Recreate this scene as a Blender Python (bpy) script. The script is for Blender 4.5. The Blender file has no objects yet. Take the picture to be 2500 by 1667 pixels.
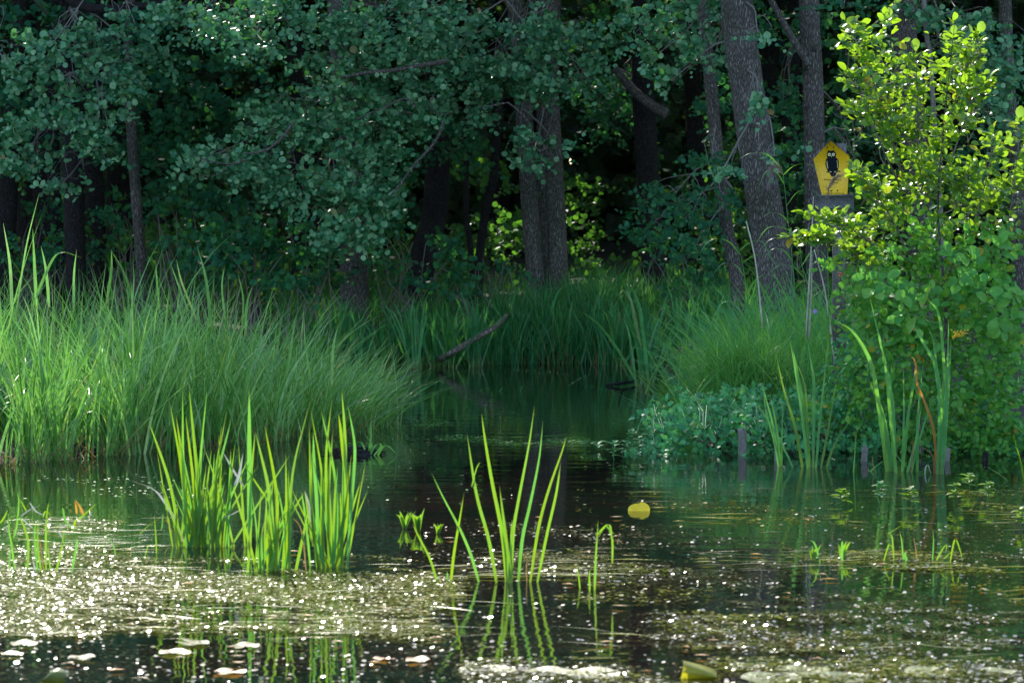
import bpy, math
import numpy as np
from mathutils import Vector, Matrix
rad = math.radians
sc = bpy.context.scene
COL = sc.collection

# ------------------------------------------------------------------ camera, light, exposure
F = 8900.0; CAMZ = 2.2; PITCH = math.atan(353.5 / F)
cam = bpy.data.cameras.new('camera'); camo = bpy.data.objects.new('camera', cam); COL.objects.link(camo)
camo.location = (0, 0, CAMZ); camo.rotation_euler = (rad(90) - PITCH, 0, 0)
cam.sensor_width = 36; cam.lens = F / 2500 * 36; cam.clip_start = 0.5; cam.clip_end = 3000
cam.dof.use_dof = True; cam.dof.focus_distance = 34; cam.dof.aperture_fstop = 6.3
sc.camera = camo
SUN_EL = 35.0; SUN_AZ = -12.0          # azimuth from +Y, negative is to the left
SD = np.array([math.sin(rad(SUN_AZ)) * math.cos(rad(SUN_EL)), math.cos(rad(SUN_AZ)) * math.cos(rad(SUN_EL)), math.sin(rad(SUN_EL))])
world = bpy.data.worlds.new('World'); sc.world = world; world.use_nodes = True
wn = world.node_tree.nodes; wl = world.node_tree.links
sky = wn.new('ShaderNodeTexSky'); sky.sky_type = 'NISHITA'; sky.sun_disc = False
sky.sun_elevation = rad(SUN_EL); sky.sun_rotation = rad(SUN_AZ); sky.ozone_density = 1.6
wl.new(sky.outputs[0], wn['Background'].inputs[0]); wn['Background'].inputs[1].default_value = 0.15
sun = bpy.data.lights.new('sun', 'SUN'); sun.energy = 3.1; sun.angle = rad(0.5); sun.color = (1.0, 0.95, 0.84)
suno = bpy.data.objects.new('sun', sun); COL.objects.link(suno)
suno.rotation_euler = Vector(SD).to_track_quat('Z', 'Y').to_euler()
sc.view_settings.view_transform = 'Standard'; sc.view_settings.look = 'None'
sc.view_settings.gamma = 1; sc.view_settings.use_curve_mapping = False
sc.view_settings.exposure = 1.66
sc.render.engine = 'CYCLES'
cy = sc.cycles; cy.max_bounces = 8; cy.diffuse_bounces = 3; cy.glossy_bounces = 4; cy.transmission_bounces = 5
cy.sample_clamp_indirect = 6.0; cy.use_denoising = True

# ------------------------------------------------------------------ measuring helpers
cT, sT = math.cos(PITCH), math.sin(PITCH)
def ray(px, py):
    a = (px - 1250) / F; b = -(py - 833.5) / F
    return a, cT + b * sT, -sT + b * cT
def at(px, py, Y):                     # a place in the world at distance Y
    rx, ry, rz = ray(px, py); t = Y / ry
    return np.array([rx * t, Y, CAMZ + rz * t])
def wat(px, py, z=0.0):                # a place on the water
    rx, ry, rz = ray(px, py); t = (CAMZ - z) / -rz
    return np.array([rx * t, ry * t, z])

# ------------------------------------------------------------------ object helpers
def tag(o, label=None, cat=None, group=None, kind=None):
    if label: o['label'] = label
    if cat: o['category'] = cat
    if group: o['group'] = group
    if kind: o['kind'] = kind
    return o
def thing(name, loc, label, cat, group=None):
    o = bpy.data.objects.new(name, None); COL.objects.link(o); o.location = tuple(loc)
    o.empty_display_size = 0.1
    return tag(o, label, cat, group)
def put(name, me, parent=None, mtx=None):
    o = bpy.data.objects.new(name, me); COL.objects.link(o)
    if parent is not None:
        o.parent = parent
        o.matrix_parent_inverse = Matrix.Translation(-parent.location)   # vertices stay in world coordinates
    if mtx is not None: o.matrix_basis = mtx
    return o
class MB:
    def __init__(s): s.v = []; s.q = []; s.t = []; s.r = []; s.n = 0
    def add(s, v, quads=None, tris=None, r=0.5):
        v = np.asarray(v, float).reshape(-1, 3)
        s.v.append(v); s.r.append(np.broadcast_to(np.asarray(r, float), (len(v),)))
        if quads is not None and len(quads): s.q.append(np.asarray(quads, int).reshape(-1, 4) + s.n)
        if tris is not None and len(tris): s.t.append(np.asarray(tris, int).reshape(-1, 3) + s.n)
        s.n += len(v); return s
    def mesh(s, name, mat, smooth=False, org=None):
        me = bpy.data.meshes.new(name)
        v = np.concatenate(s.v) if s.v else np.zeros((0, 3))
        if org is not None: v = v - np.asarray(org)
        q = np.concatenate(s.q) if s.q else np.zeros((0, 4), int)
        t = np.concatenate(s.t) if s.t else np.zeros((0, 3), int)
        me.vertices.add(len(v)); me.vertices.foreach_set('co', v.astype(np.float32).ravel())
        me.loops.add(q.size + t.size); me.loops.foreach_set('vertex_index', np.concatenate([q.ravel(), t.ravel()]).astype(np.int32))
        me.polygons.add(len(q) + len(t))
        st = np.concatenate([np.arange(len(q)) * 4, len(q) * 4 + np.arange(len(t)) * 3]).astype(np.int32)
        me.polygons.foreach_set('loop_start', st)
        if smooth: me.polygons.foreach_set('use_smooth', np.ones(len(q) + len(t), bool))
        me.update(calc_edges=True); me.validate()
        at_ = me.attributes.new('rnd', 'FLOAT', 'POINT'); at_.data.foreach_set('value', np.concatenate(s.r).astype(np.float32))
        me.materials.append(mat); return me
    def build(s, name, mat, parent=None, smooth=False, kind=None):
        if s.n == 0: return None
        o = put(name, s.mesh(name, mat, smooth), parent)
        if kind: o['kind'] = kind
        return o
def nrm(a): return a / (np.linalg.norm(a, axis=-1, keepdims=True) + 1e-9)
def vnoise(p, s, seed=0):              # smooth pseudo noise in about -1..1
    p = np.asarray(p) * s; r = np.random.default_rng(seed); o = 0
    for k in range(5):
        d = r.normal(size=3) * (1 + .35 * k); o = o + np.sin(p @ d + r.uniform(0, 6.28)) / (1 + .3 * k)
    return o / 2.6
def tube(mb, pts, radii, n=8, r=0.5, rough=0.0, seed=0, cap=True):
    pts = np.asarray(pts, float); ra = np.atleast_1d(np.asarray(radii, float)); radii = np.interp(np.linspace(0, 1, len(pts)), np.linspace(0, 1, max(2, len(ra))), np.resize(ra, max(2, len(ra))))
    tan = nrm(np.gradient(pts, axis=0)); up = np.array([0, 0, 1.0]) if abs(tan[0][2]) < .9 else np.array([0, 1.0, 0])
    a = nrm(np.cross(tan, up)); b = nrm(np.cross(tan, a)); an = np.linspace(0, 2 * math.pi, n, endpoint=False)
    ring = a[:, None] * np.cos(an)[None, :, None] + b[:, None] * np.sin(an)[None, :, None]
    R = radii[:, None]
    if rough:
        rr = np.random.default_rng(seed); q = pts[:, None] + ring * .3
        R = R * (1 + rough * vnoise(q.reshape(-1, 3) * np.array([1, 1, .35]), 7, seed).reshape(len(pts), n) + rough * .35 * rr.normal(size=(len(pts), n)))
    v = pts[:, None] + ring * R[..., None] if rough else pts[:, None] + ring * radii[:, None, None]
    L = len(pts); i = np.arange(L - 1)[:, None] * n; j = np.arange(n)[None]; j2 = (j + 1) % n
    q = np.stack([i + j, i + j2, i + n + j2, i + n + j], -1).reshape(-1, 4)
    v = v.reshape(-1, 3); tris = []
    if cap:
        v = np.vstack([v, pts[0], pts[-1]]); c0, c1 = L * n, L * n + 1
        tris = [(c0, (k + 1) % n, k) for k in range(n)] + [(c1, (L - 1) * n + k, (L - 1) * n + (k + 1) % n) for k in range(n)]
    mb.add(v, q, tris, r); return mb
def smooth_path(ctrl, n):
    ctrl = np.asarray(ctrl, float); t = np.linspace(0, len(ctrl) - 1, n); out = []
    C = np.vstack([2 * ctrl[0] - ctrl[1], ctrl, 2 * ctrl[-1] - ctrl[-2]])
    for x in t:
        k = min(int(x), len(ctrl) - 2); u = x - k; p0, p1, p2, p3 = C[k:k + 4]
        out.append(.5 * (2 * p1 + (p2 - p0) * u + (2 * p0 - 5 * p1 + 4 * p2 - p3) * u * u + (3 * p1 - p0 - 3 * p2 + p3) * u ** 3))
    return np.array(out)

# ------------------------------------------------------------------ materials
def newmat(name):
    m = bpy.data.materials.new(name); m.use_nodes = True; nt = m.node_tree
    return m, nt, nt.nodes['Principled BSDF'], nt.nodes['Material Output']
def nd(nt, t, **k):
    n = nt.nodes.new(t)
    for a, b in k.items(): setattr(n, a, b)
    return n
def ramp(nt, fac, stops):
    r = nd(nt, 'ShaderNodeValToRGB'); e = r.color_ramp.elements
    e[0].position, e[0].color = stops[0][0], (*stops[0][1], 1); e[1].position, e[1].color = stops[-1][0], (*stops[-1][1], 1)
    for p, c in stops[1:-1]: x = e.new(p); x.color = (*c, 1)
    nt.links.new(fac, r.inputs[0]); return r.outputs[0]
def rnd_value(nt):
    a = nd(nt, 'ShaderNodeAttribute', attribute_name='rnd'); o = nd(nt, 'ShaderNodeObjectInfo')
    s = nd(nt, 'ShaderNodeMath', operation='ADD'); f = nd(nt, 'ShaderNodeMath', operation='FRACT')
    nt.links.new(a.outputs['Fac'], s.inputs[0]); nt.links.new(o.outputs['Random'], s.inputs[1]); nt.links.new(s.outputs[0], f.inputs[0])
    return f.outputs[0]
def leafmat(name, stops, trans=(0.28, 0.46, 0.03), tfac=0.42, rough=0.42, spec=0.5, tmul=None, mottle=12):
    m, nt, p, out = newmat(name); L = nt.links
    rv = rnd_value(nt); c = ramp(nt, rv, stops)
    g = nd(nt, 'ShaderNodeNewGeometry'); n = nd(nt, 'ShaderNodeTexNoise'); n.inputs['Scale'].default_value = mottle; n.inputs['Detail'].default_value = 3
    L.new(g.outputs['Position'], n.inputs['Vector'])
    hs = nd(nt, 'ShaderNodeHueSaturation'); mr = nd(nt, 'ShaderNodeMapRange'); mr.inputs[1].default_value = .3; mr.inputs[2].default_value = .7
    mr.inputs[3].default_value = .72; mr.inputs[4].default_value = 1.28
    L.new(n.outputs['Fac'], mr.inputs[0]); L.new(mr.outputs[0], hs.inputs['Value'])
    ta = nd(nt, 'ShaderNodeAttribute', attribute_name='tip'); tm = nd(nt, 'ShaderNodeMix', data_type='RGBA'); tm.inputs[7].default_value = (.26, .15, .035, 1)
    tc = nd(nt, 'ShaderNodeMath', operation='MULTIPLY', use_clamp=True); tc.inputs[1].default_value = .85; L.new(ta.outputs['Fac'], tc.inputs[0]); L.new(tc.outputs[0], tm.inputs[0]); L.new(c, tm.inputs[6]); L.new(tm.outputs[2], hs.inputs['Color'])
    fm = nd(nt, 'ShaderNodeMath', operation='MULTIPLY'); sb = nd(nt, 'ShaderNodeMath', operation='SUBTRACT'); sb.inputs[0].default_value = 1; L.new(tc.outputs[0], sb.inputs[1]); fm.inputs[1].default_value = tfac; L.new(sb.outputs[0], fm.inputs[0])
    L.new(hs.outputs[0], p.inputs['Base Color']); p.inputs['Roughness'].default_value = rough; p.inputs['Specular IOR Level'].default_value = spec
    t = nd(nt, 'ShaderNodeBsdfTranslucent'); mc = nd(nt, 'ShaderNodeMix', data_type='RGBA'); mc.inputs[0].default_value = .35
    mc.inputs[6].default_value = (*trans, 1); L.new(hs.outputs[0], mc.inputs[7]); L.new(mc.outputs[2], t.inputs[0])
    mx = nd(nt, 'ShaderNodeMixShader'); L.new(fm.outputs[0], mx.inputs[0])
    L.new(p.outputs[0], mx.inputs[1]); L.new(t.outputs[0], mx.inputs[2]); L.new(mx.outputs[0], out.inputs[0]); return m
def barkmat(name, a, b, scale=1.0, strength=.8):
    m, nt, p, out = newmat(name); L = nt.links
    g = nd(nt, 'ShaderNodeNewGeometry'); mp = nd(nt, 'ShaderNodeMapping'); mp.inputs['Scale'].default_value = (11 * scale, 11 * scale, 2.6 * scale)
    L.new(g.outputs['Position'], mp.inputs['Vector'])
    w = nd(nt, 'ShaderNodeTexNoise'); w.inputs['Scale'].default_value = 1.2; w.inputs['Detail'].default_value = 5
    L.new(mp.outputs[0], w.inputs['Vector'])
    vo = nd(nt, 'ShaderNodeTexVoronoi', feature='DISTANCE_TO_EDGE'); ad = nd(nt, 'ShaderNodeVectorMath', operation='ADD')
    sc_ = nd(nt, 'ShaderNodeVectorMath', operation='SCALE'); sc_.inputs['Scale'].default_value = .8
    L.new(w.outputs['Color'], sc_.inputs[0]); L.new(sc_.outputs[0], ad.inputs[0]); L.new(mp.outputs[0], ad.inputs[1]); L.new(ad.outputs[0], vo.inputs['Vector'])
    c1 = ramp(nt, vo.outputs[0], [(0.0, tuple(x * .25 for x in a)), (.10, tuple(x * .7 for x in a)), (.22, a), (.5, b)])
    n2 = nd(nt, 'ShaderNodeTexNoise'); n2.inputs['Scale'].default_value = 1.7; n2.inputs['Detail'].default_value = 6; L.new(g.outputs['Position'], n2.inputs['Vector'])
    mx = nd(nt, 'ShaderNodeMix', data_type='RGBA', blend_type='MULTIPLY'); mx.inputs[0].default_value = .8
    L.new(c1, mx.inputs[6]); L.new(ramp(nt, n2.outputs['Fac'], [(.3, (.55, .62, .5)), (.7, (1.25, 1.2, 1.2))]), mx.inputs[7])
    L.new(mx.outputs[2], p.inputs['Base Color']); p.inputs['Roughness'].default_value = .9; p.inputs['Specular IOR Level'].default_value = .2
    bm = nd(nt, 'ShaderNodeBump'); bm.inputs['Strength'].default_value = strength; bm.inputs['Distance'].default_value = .045
    mr = nd(nt, 'ShaderNodeMath', operation='MINIMUM'); mr.inputs[1].default_value = .3
    L.new(vo.outputs[0], mr.inputs[0]); L.new(mr.outputs[0], bm.inputs['Height']); L.new(bm.outputs[0], p.inputs['Normal']); return m
def plain(name, col, rough=.6, spec=.4, var=.25, scale=30):
    m, nt, p, out = newmat(name); L = nt.links
    g = nd(nt, 'ShaderNodeNewGeometry'); n = nd(nt, 'ShaderNodeTexNoise'); n.inputs['Scale'].default_value = scale; n.inputs['Detail'].default_value = 6
    L.new(g.outputs['Position'], n.inputs['Vector'])
    c = ramp(nt, n.outputs['Fac'], [(.3, tuple(x * (1 - var) for x in col)), (.7, tuple(min(1, x * (1 + var)) for x in col))])
    L.new(c, p.inputs['Base Color']); p.inputs['Roughness'].default_value = rough; p.inputs['Specular IOR Level'].default_value = spec; return m

AUT = [(.975, (.055, .10, .03)), (.985, (.35, .20, .02)), (1.0, (.30, .12, .02))]
M = {}
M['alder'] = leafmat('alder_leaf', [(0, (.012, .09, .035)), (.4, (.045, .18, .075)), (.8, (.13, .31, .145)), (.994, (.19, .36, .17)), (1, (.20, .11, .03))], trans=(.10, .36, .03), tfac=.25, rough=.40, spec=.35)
M['alder_dark'] = leafmat('alder_leaf_painted_shade', [(0, (.010, .075, .035)), (.6, (.018, .12, .052)), (.98, (.04, .17, .05)), (1, (.16, .14, .02))], trans=(.08, .34, .02), tfac=.3, rough=.5, spec=.2)  # darker copy of the alder leaf, shade put into its colour
M['deep'] = leafmat('deep_leaf_painted_shade', [(0, (.010, .07, .035)), (.7, (.020, .12, .055)), (1, (.05, .16, .05))], trans=(.08, .3, .02), tfac=.3, rough=.6, spec=.15)  # low leaf colour stands in for the dimness deep in the wood
M['bush_shade'] = leafmat('bush_leaf_painted_shade', [(0, (.03, .17, .03)), (.5, (.075, .28, .05)), (.965, (.16, .38, .06)), (.98, (.38, .32, .03)), (1.0, (.38, .19, .03))], trans=(.25, .65, .02), tfac=.38, rough=.4, spec=.3)  # shaded copy of the bush leaf, shade painted as a less yellow green
M['under'] = leafmat('undergrowth_leaf', [(0, (.015, .09, .02)), (.6, (.03, .13, .03)), (1, (.07, .17, .02))], trans=(.16, .42, .02), tfac=.4, rough=.5, spec=.3)
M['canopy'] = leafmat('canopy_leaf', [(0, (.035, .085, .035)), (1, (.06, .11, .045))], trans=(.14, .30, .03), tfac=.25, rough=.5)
M['bush'] = leafmat('bush_leaf', [(0, (.03, .15, .035)), (.5, (.06, .20, .03)), (.955, (.11, .24, .03)), (.97, (.34, .28, .02)), (1.0, (.36, .17, .03))], trans=(.46, .72, .01), tfac=.5, rough=.28, spec=.5)
M['sedge'] = leafmat('sedge_leaf', [(0, (.025, .12, .02)), (.3, (.08, .25, .05)), (.7, (.18, .39, .11)), (.93, (.31, .49, .16)), (.975, (.34, .42, .08)), (1, (.46, .34, .10))], trans=(.20, .50, .04), tfac=.33, rough=.34, spec=.4)
M['tussock'] = leafmat('tussock_leaf', [(0, (.035, .19, .04)), (.6, (.09, .33, .06)), (1, (.20, .40, .08))], trans=(.2, .5, .03), tfac=.3, rough=.45, spec=.3)
M['iris'] = leafmat('iris_leaf', [(0, (.02, .15, .05)), (.5, (.05, .18, .03)), (1, (.12, .20, .01))], trans=(.30, .52, .004), tfac=.5, rough=.34, spec=.45)
M['iris_dark'] = leafmat('far_iris_leaf', [(0, (.010, .11, .035)), (.6, (.035, .21, .07)), (.95, (.08, .30, .09)), (1, (.2, .15, .06))], trans=(.18, .52, .02), tfac=.38, rough=.4, spec=.35)
M['iris_teal'] = leafmat('bank_iris_leaf', [(0, (.025, .18, .07)), (.6, (.05, .26, .085)), (1, (.11, .30, .05))], trans=(.24, .58, .02), tfac=.42, rough=.4, spec=.35)
M['herb'] = leafmat('herb_leaf', [(0, (.02, .16, .06)), (.6, (.05, .29, .10)), (.96, (.12, .38, .14)), (1, (.25, .24, .04))], trans=(.15, .5, .04), tfac=.32, rough=.42, spec=.3)
M['dry'] = leafmat('dry_leaf', [(0, (.17, .115, .05)), (1, (.26, .19, .09))], trans=(.4, .25, .06), tfac=.3, rough=.7, spec=.2)
M['pale'] = leafmat('bleached_stalk_and_sheen', [(0, (.42, .40, .34)), (1, (.55, .52, .42))], trans=(.5, .5, .4), tfac=.2, rough=.5)
M['orange'] = leafmat('orange_leaf', [(0, (.30, .13, .02)), (1, (.38, .19, .03))], trans=(.6, .3, .03), tfac=.4, rough=.45)
M['pad_olive'] = leafmat('olive_pad_leaf', [(0, (.05, .065, .012)), (1, (.10, .10, .02))], trans=(.3, .35, .02), tfac=.2, rough=.5, spec=.08)
M['duck'] = leafmat('floating_leaf', [(0, (.045, .07, .004)), (.35, (.11, .135, .008)), (.8, (.19, .19, .02)), (1, (.16, .08, .02))], trans=(.3, .38, .02), tfac=.18, rough=.21, spec=.13)
M['fleck'] = leafmat('water_fleck', [(0, (.035, .045, .012)), (.6, (.06, .065, .02)), (1, (.12, .09, .03))], trans=(.3, .35, .05), tfac=.05, rough=.13, spec=1.0)
M['pad'] = leafmat('pad_leaf', [(0, (.10, .13, .03)), (.7, (.16, .18, .05)), (1, (.25, .18, .05))], trans=(.5, .55, .04), tfac=.25, rough=.38, spec=.3)
M['yellow'] = leafmat('yellow_pad', [(0, (.26, .26, .02)), (1, (.30, .28, .02))], trans=(.5, .46, .02), tfac=.45, rough=.35)
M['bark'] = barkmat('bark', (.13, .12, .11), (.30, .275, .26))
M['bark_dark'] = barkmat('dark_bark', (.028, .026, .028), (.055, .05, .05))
M['twig'] = plain('twig', (.16, .15, .13), .8, .2)
M['log'] = barkmat('weathered_log', (.19, .165, .14), (.44, .38, .32), .8, .5)
M['gold'] = plain('gold_flower', (.75, .45, .02), .6)
M['red'] = plain('red_berry', (.5, .03, .02), .25)
M['violet'] = plain('violet_flower', (.38, .22, .55), .6)

# ------------------------------------------------------------------ leaf and blade builders
T_FAR = (np.array([[0, 0, 0], [.40, .25, .07], [.46, .72, .08], [0, .98, 0], [-.46, .72, .08], [-.40, .25, .07]]), np.array([[0, 1, 2, 3], [0, 3, 4, 5]]))
T_ONE = (np.array([[0, 0, 0], [.42, .5, 0.05], [0, 1, 0], [-.42, .5, 0.05]]), np.array([[0, 1, 2, 3]]))
def near_template(w=.46, fold=.10, curl=-.10, pts=5, obov=True):
    y = np.linspace(0, 1, pts + 1)
    prof = (np.sin(np.pi * y ** (1.15 if obov else .75))) ** .55 * w
    prof[0] = .03; prof[-1] = w * .22 if obov else .0
    m = np.stack([0 * y, y, curl * y * y], 1); r = m + np.stack([prof, 0 * y, prof * fold * 2], 1); l = m + np.stack([-prof, 0 * y, prof * fold * 2], 1)
    v = np.concatenate([m, r, l]); n = pts + 1; q = []
    for k in range(pts): q += [[k, n + k, n + k + 1, k + 1], [k, k + 1, 2 * n + k + 1, 2 * n + k]]
    return v, np.array(q)
T_NEAR = near_template(pts=4); T_ALDER = near_template(.37, .16, -.18, 5); T_HERB = near_template(.32, .14, -.25, 4, False)
def frames(D, N):
    D = nrm(D); X = nrm(np.cross(D, N)); return X, D, np.cross(X, D)
def leaves(mb, P, D, N, S, tmpl, r):
    tv, tq = tmpl; X, D, N = frames(D, N); S = np.asarray(S)[:, None, None]
    v = P[:, None] + S * (tv[None, :, 0:1] * X[:, None] + tv[None, :, 1:2] * D[:, None] + tv[None, :, 2:3] * N[:, None])
    q = tq[None] + (np.arange(len(P)) * len(tv))[:, None, None]
    mb.add(v.reshape(-1, 3), q.reshape(-1, 4), None, np.repeat(r, len(tv)))
leaf_meshes = {}
def leaf_parts(parent, P, D, N, S, tmpl, mat, name='leaf'):      # single leaves that share mesh data
    key = (id(tmpl), mat.name)
    if key not in leaf_meshes: leaf_meshes[key] = MB().add(tmpl[0], tmpl[1], None, 0.0).mesh('leaf', mat)
    me = leaf_meshes[key]; X, D, N = frames(D, N)
    for k in range(len(P)):
        m = Matrix(((X[k][0], D[k][0], N[k][0], P[k][0]), (X[k][1], D[k][1], N[k][1], P[k][1]), (X[k][2], D[k][2], N[k][2], P[k][2]), (0, 0, 0, 1)))
        put(name, me, parent, m @ Matrix.Scale(S[k], 4))
def ellip(rng, n, c, r, shell=.35):
    d = nrm(rng.normal(size=(n, 3))); u = rng.uniform(shell, 1, size=(n, 1)) ** .6
    return np.asarray(c) + d * u * np.asarray(r), d
def twig_leaves(rng, starts, dirs, per, tl, ls, face=(0, -.6, .75), jit=.55, droop=.25):
    n = len(starts); t = (np.arange(per) + .6) / per
    tlv = tl * rng.uniform(.6, 1.3, size=(n, 1, 1))
    base = starts[:, None] + dirs[:, None] * t[None, :, None] * tlv; base[..., 2] -= droop * tl * (t ** 2)[None]
    side = nrm(np.cross(dirs, np.array(face) + rng.normal(size=(n, 3)) * .2)); sg = np.where(np.arange(per) % 2 == 0, 1, -1)[None, :, None]
    D = dirs[:, None] * .55 + side[:, None] * sg * .8 + rng.normal(size=(n, per, 3)) * .3
    D[:, -1] = dirs; Nn = np.array(face) + rng.normal(size=(n, per, 3)) * jit
    S = ls * rng.uniform(.5, 1.25, size=(n, per)); S = S * (1 - .2 * t[None])
    return base.reshape(-1, 3), D.reshape(-1, 3), Nn.reshape(-1, 3), S.ravel()
def px_ell(cx, cy, rx, ry, Y, rd=.6):
    s = F / Y; return at(cx, cy, Y), np.array([rx / s, rd, ry / s])
def spray(rng, blobs, leafm, cover=2.2, per=8, tl=.34, gap=.25, face=(0, -.8, .7), jit=.75, upf=.1):
    """twigs with leaves through a list of ellipsoids (cx, cy, rx, ry, Y[, rd])"""
    out = []
    for b in blobs:
        c, r = px_ell(*b); Y = b[4]
        n = int(cover * math.pi * r[0] * r[2] / (leafm ** 2 * .55) / per) + 2
        n = int(n / (1 - gap * .5)); P, d = ellip(rng, n, c, r)
        keep = vnoise(P, 3.4, 3) > -.85 + gap * 2.2 + rng.normal(size=n) * .12; P, d = P[keep], d[keep]
        dr = nrm(d * np.array([1, .6, .5]) + rng.normal(size=d.shape) * .45 + np.array([0, -.15, upf]))
        out.append(twig_leaves(rng, P - dr * tl * .5, dr, per, tl, leafm, face, jit))
    return [np.concatenate(x) for x in zip(*out)]
def foliage(parent, L4, tmpl_far, tmpl_near, mat, rng, nparts=0, name='foliage'):
    P, D, N, S = L4
    if nparts:
        tip = P + nrm(D) * S[:, None] * .5; dx = tip[:, 0] / tip[:, 1]; dz = (tip[:, 2] - CAMZ) / tip[:, 1]
        vis = (np.abs(dx) < .139) & (dz < .053) & (dz > -.1)
        sc_ = np.where(vis, S / P[:, 1] * (1 + .25 * rng.random(len(S))) - (P[:, 1] - P[:, 1].min()) * .0006, -9)
        idx = np.argsort(-sc_)[:nparts]; mask = np.zeros(len(S), bool); mask[idx] = True; mask &= vis
        leaf_parts(parent, P[mask], D[mask], N[mask], S[mask], tmpl_near, mat)
        P, D, N, S = P[~mask], D[~mask], N[~mask], S[~mask]
    mb = MB(); leaves(mb, P, D, N, S, tmpl_far, rng.random(len(S))); return mb.build(name, mat, parent, kind='stuff')
def blades(mb, rng, base, h, lean, bend, w, seg=6, r=None, yaw=None, droop=.0, taper=1.6):
    """thin curved leaves; lean: horizontal vectors (m at tip), bend: extra curl (m at tip)"""
    n = len(base); t = np.linspace(0, 1, seg + 1)
    h = np.broadcast_to(h, (n,)); w = np.broadcast_to(w, (n,))
    ld = nrm(np.concatenate([lean, np.zeros((n, 1))], 1)); lm = np.linalg.norm(lean, axis=1)
    off = lm[:, None] * t[None] + np.asarray(bend)[:, None] * t[None] ** 2.6
    z = h[:, None] * (t[None] - np.asarray(droop)[:, None] * t[None] ** 3 if np.ndim(droop) else t[None])
    c = base[:, None] + ld[:, None] * off[..., None]; c[..., 2] += z
    if yaw is None: yaw = rng.uniform(-1.1, 1.1, n)
    wd = np.stack([np.cos(yaw), np.sin(yaw), np.zeros(n)], 1)
    ww = w[:, None] * np.clip(1 - t[None] ** taper, .03, 1) * np.clip(.75 + t[None] * 1.2, 0, 1) * .5
    v = np.stack([c - wd[:, None] * ww[..., None], c + wd[:, None] * ww[..., None]], 2).reshape(-1, 3)
    k = np.arange(seg) * 2; q = np.stack([k, k + 1, k + 3, k + 2], -1)
    q = q[None] + (np.arange(n) * (seg + 1) * 2)[:, None, None]
    if r is None: r = rng.random(n)
    mb.add(v, q.reshape(-1, 4), None, np.repeat(r, (seg + 1) * 2)); return mb
def strap_leaf(parent, pts, w, mat, rng, name='leaf', yaw=None, n=12, blunt=False, crease=.16):
    """one creased sword leaf along a path of world points"""
    p = smooth_path(pts, n); t = np.linspace(0, 1, n)
    if yaw is None: yaw = rng.uniform(-.7, .7)
    wd = np.array([math.cos(yaw), math.sin(yaw), 0]); nn = np.array([-wd[1], wd[0], 0]) * (1 if rng.random() < .5 else -1)
    prof = np.clip(1 - t ** (5 if blunt else 2.4), .06, 1) * np.clip(.7 + t * 1.5, 0, 1) * w * .5
    a = p - wd * prof[:, None] + nn * (prof * crease)[:, None]; b = p - nn * (prof * crease)[:, None]; c = p + wd * prof[:, None] + nn * (prof * crease)[:, None]
    v = np.stack([a, b, c], 1).reshape(-1, 3); q = []
    for k in range(n - 1): i = 3 * k; q += [[i, i + 1, i + 4, i + 3], [i + 1, i + 2, i + 5, i + 4]]
    mb = MB(); mb.add(v, q, None, rng.random()); o = mb.build(name, mat, parent, smooth=True)
    tip = np.clip((np.repeat(t, 3) - 1 + rng.uniform(.01, .13)) * 14, 0, 1) * (rng.random() < .7) + np.clip(.10 - np.repeat(t, 3), 0, 1) * 5
    a_ = o.data.attributes.new('tip', 'FLOAT', 'POINT'); a_.data.foreach_set('value', tip.astype(np.float32)); return o

# ------------------------------------------------------------------ where sunlight gets through the canopy
GAPS = []
def gap_at(px, py, Y, r): GAPS.append((at(px, py, Y), r))
for g in [(2120, 120, 30.4, .7), (2200, 220, 30.4, .8), (2330, 160, 30.4, .8), (2180, 400, 30.4, .7), (2310, 380, 30.4, .75), (2460, 400, 30.4, .6),
          (2080, 560, 30.4, .5), (1970, 585, 30.2, .28), (2120, 450, 30.4, .5), (2300, 470, 30.4, .5), (2430, 480, 30.4, .45), (2090, 640, 30.4, .2),
          (60, 720, 32, .6), (250, 750, 32, .3), (150, 780, 32, .5), (420, 760, 33, .12), (1460, 690, 50.5, .28), (1540, 680, 50.6, .28), (1360, 780, 49.5, .18), (1370, 840, 49, .12),
          (500, 500, 53, .35), (1200, 560, 60, .8), (1600, 400, 64, 1.0), (1400, 500, 60, .7), (1540, 560, 62, .7), (1150, 480, 66, .8), (880, 330, 62, .4), (330, 280, 60, .4),
          (1330, 350, 70, .9), (1750, 520, 60, .4), (250, 520, 62, .4), (620, 520, 60, .35), (1080, 640, 56, .25), (1870, 200, 62, .5), (1690, 640, 52, .2), (540, 20, 45.4, .35), (640, 60, 45.2, .4), (480, 60, 45.5, .25), (780, 90, 45.5, .2), (1640, 90, 43.6, .3), (1600, 40, 43.8, .25), (1560, 120, 43.8, .15), (900, 60, 45.5, .2), (30, 60, 47, .3), (740, 420, 46, .12), (620, 330, 46, .12), (900, 620, 48.8, .15), (830, 640, 47.5, .12), (500, 600, 47.5, .2), (680, 600, 47.3, .15), (1760, 420, 41.3, .15), (1880, 385, 41.1, .12), (1100, 640, 49.3, .2)]:
    gap_at(*g)
def in_gap(P):
    m = np.zeros(len(P), bool)
    for o, r in GAPS:
        d = P - o; a = d @ SD; q = np.linalg.norm(d - a[:, None] * SD, axis=1); m |= (q < r) & (a > 1.2)
    return m

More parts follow.
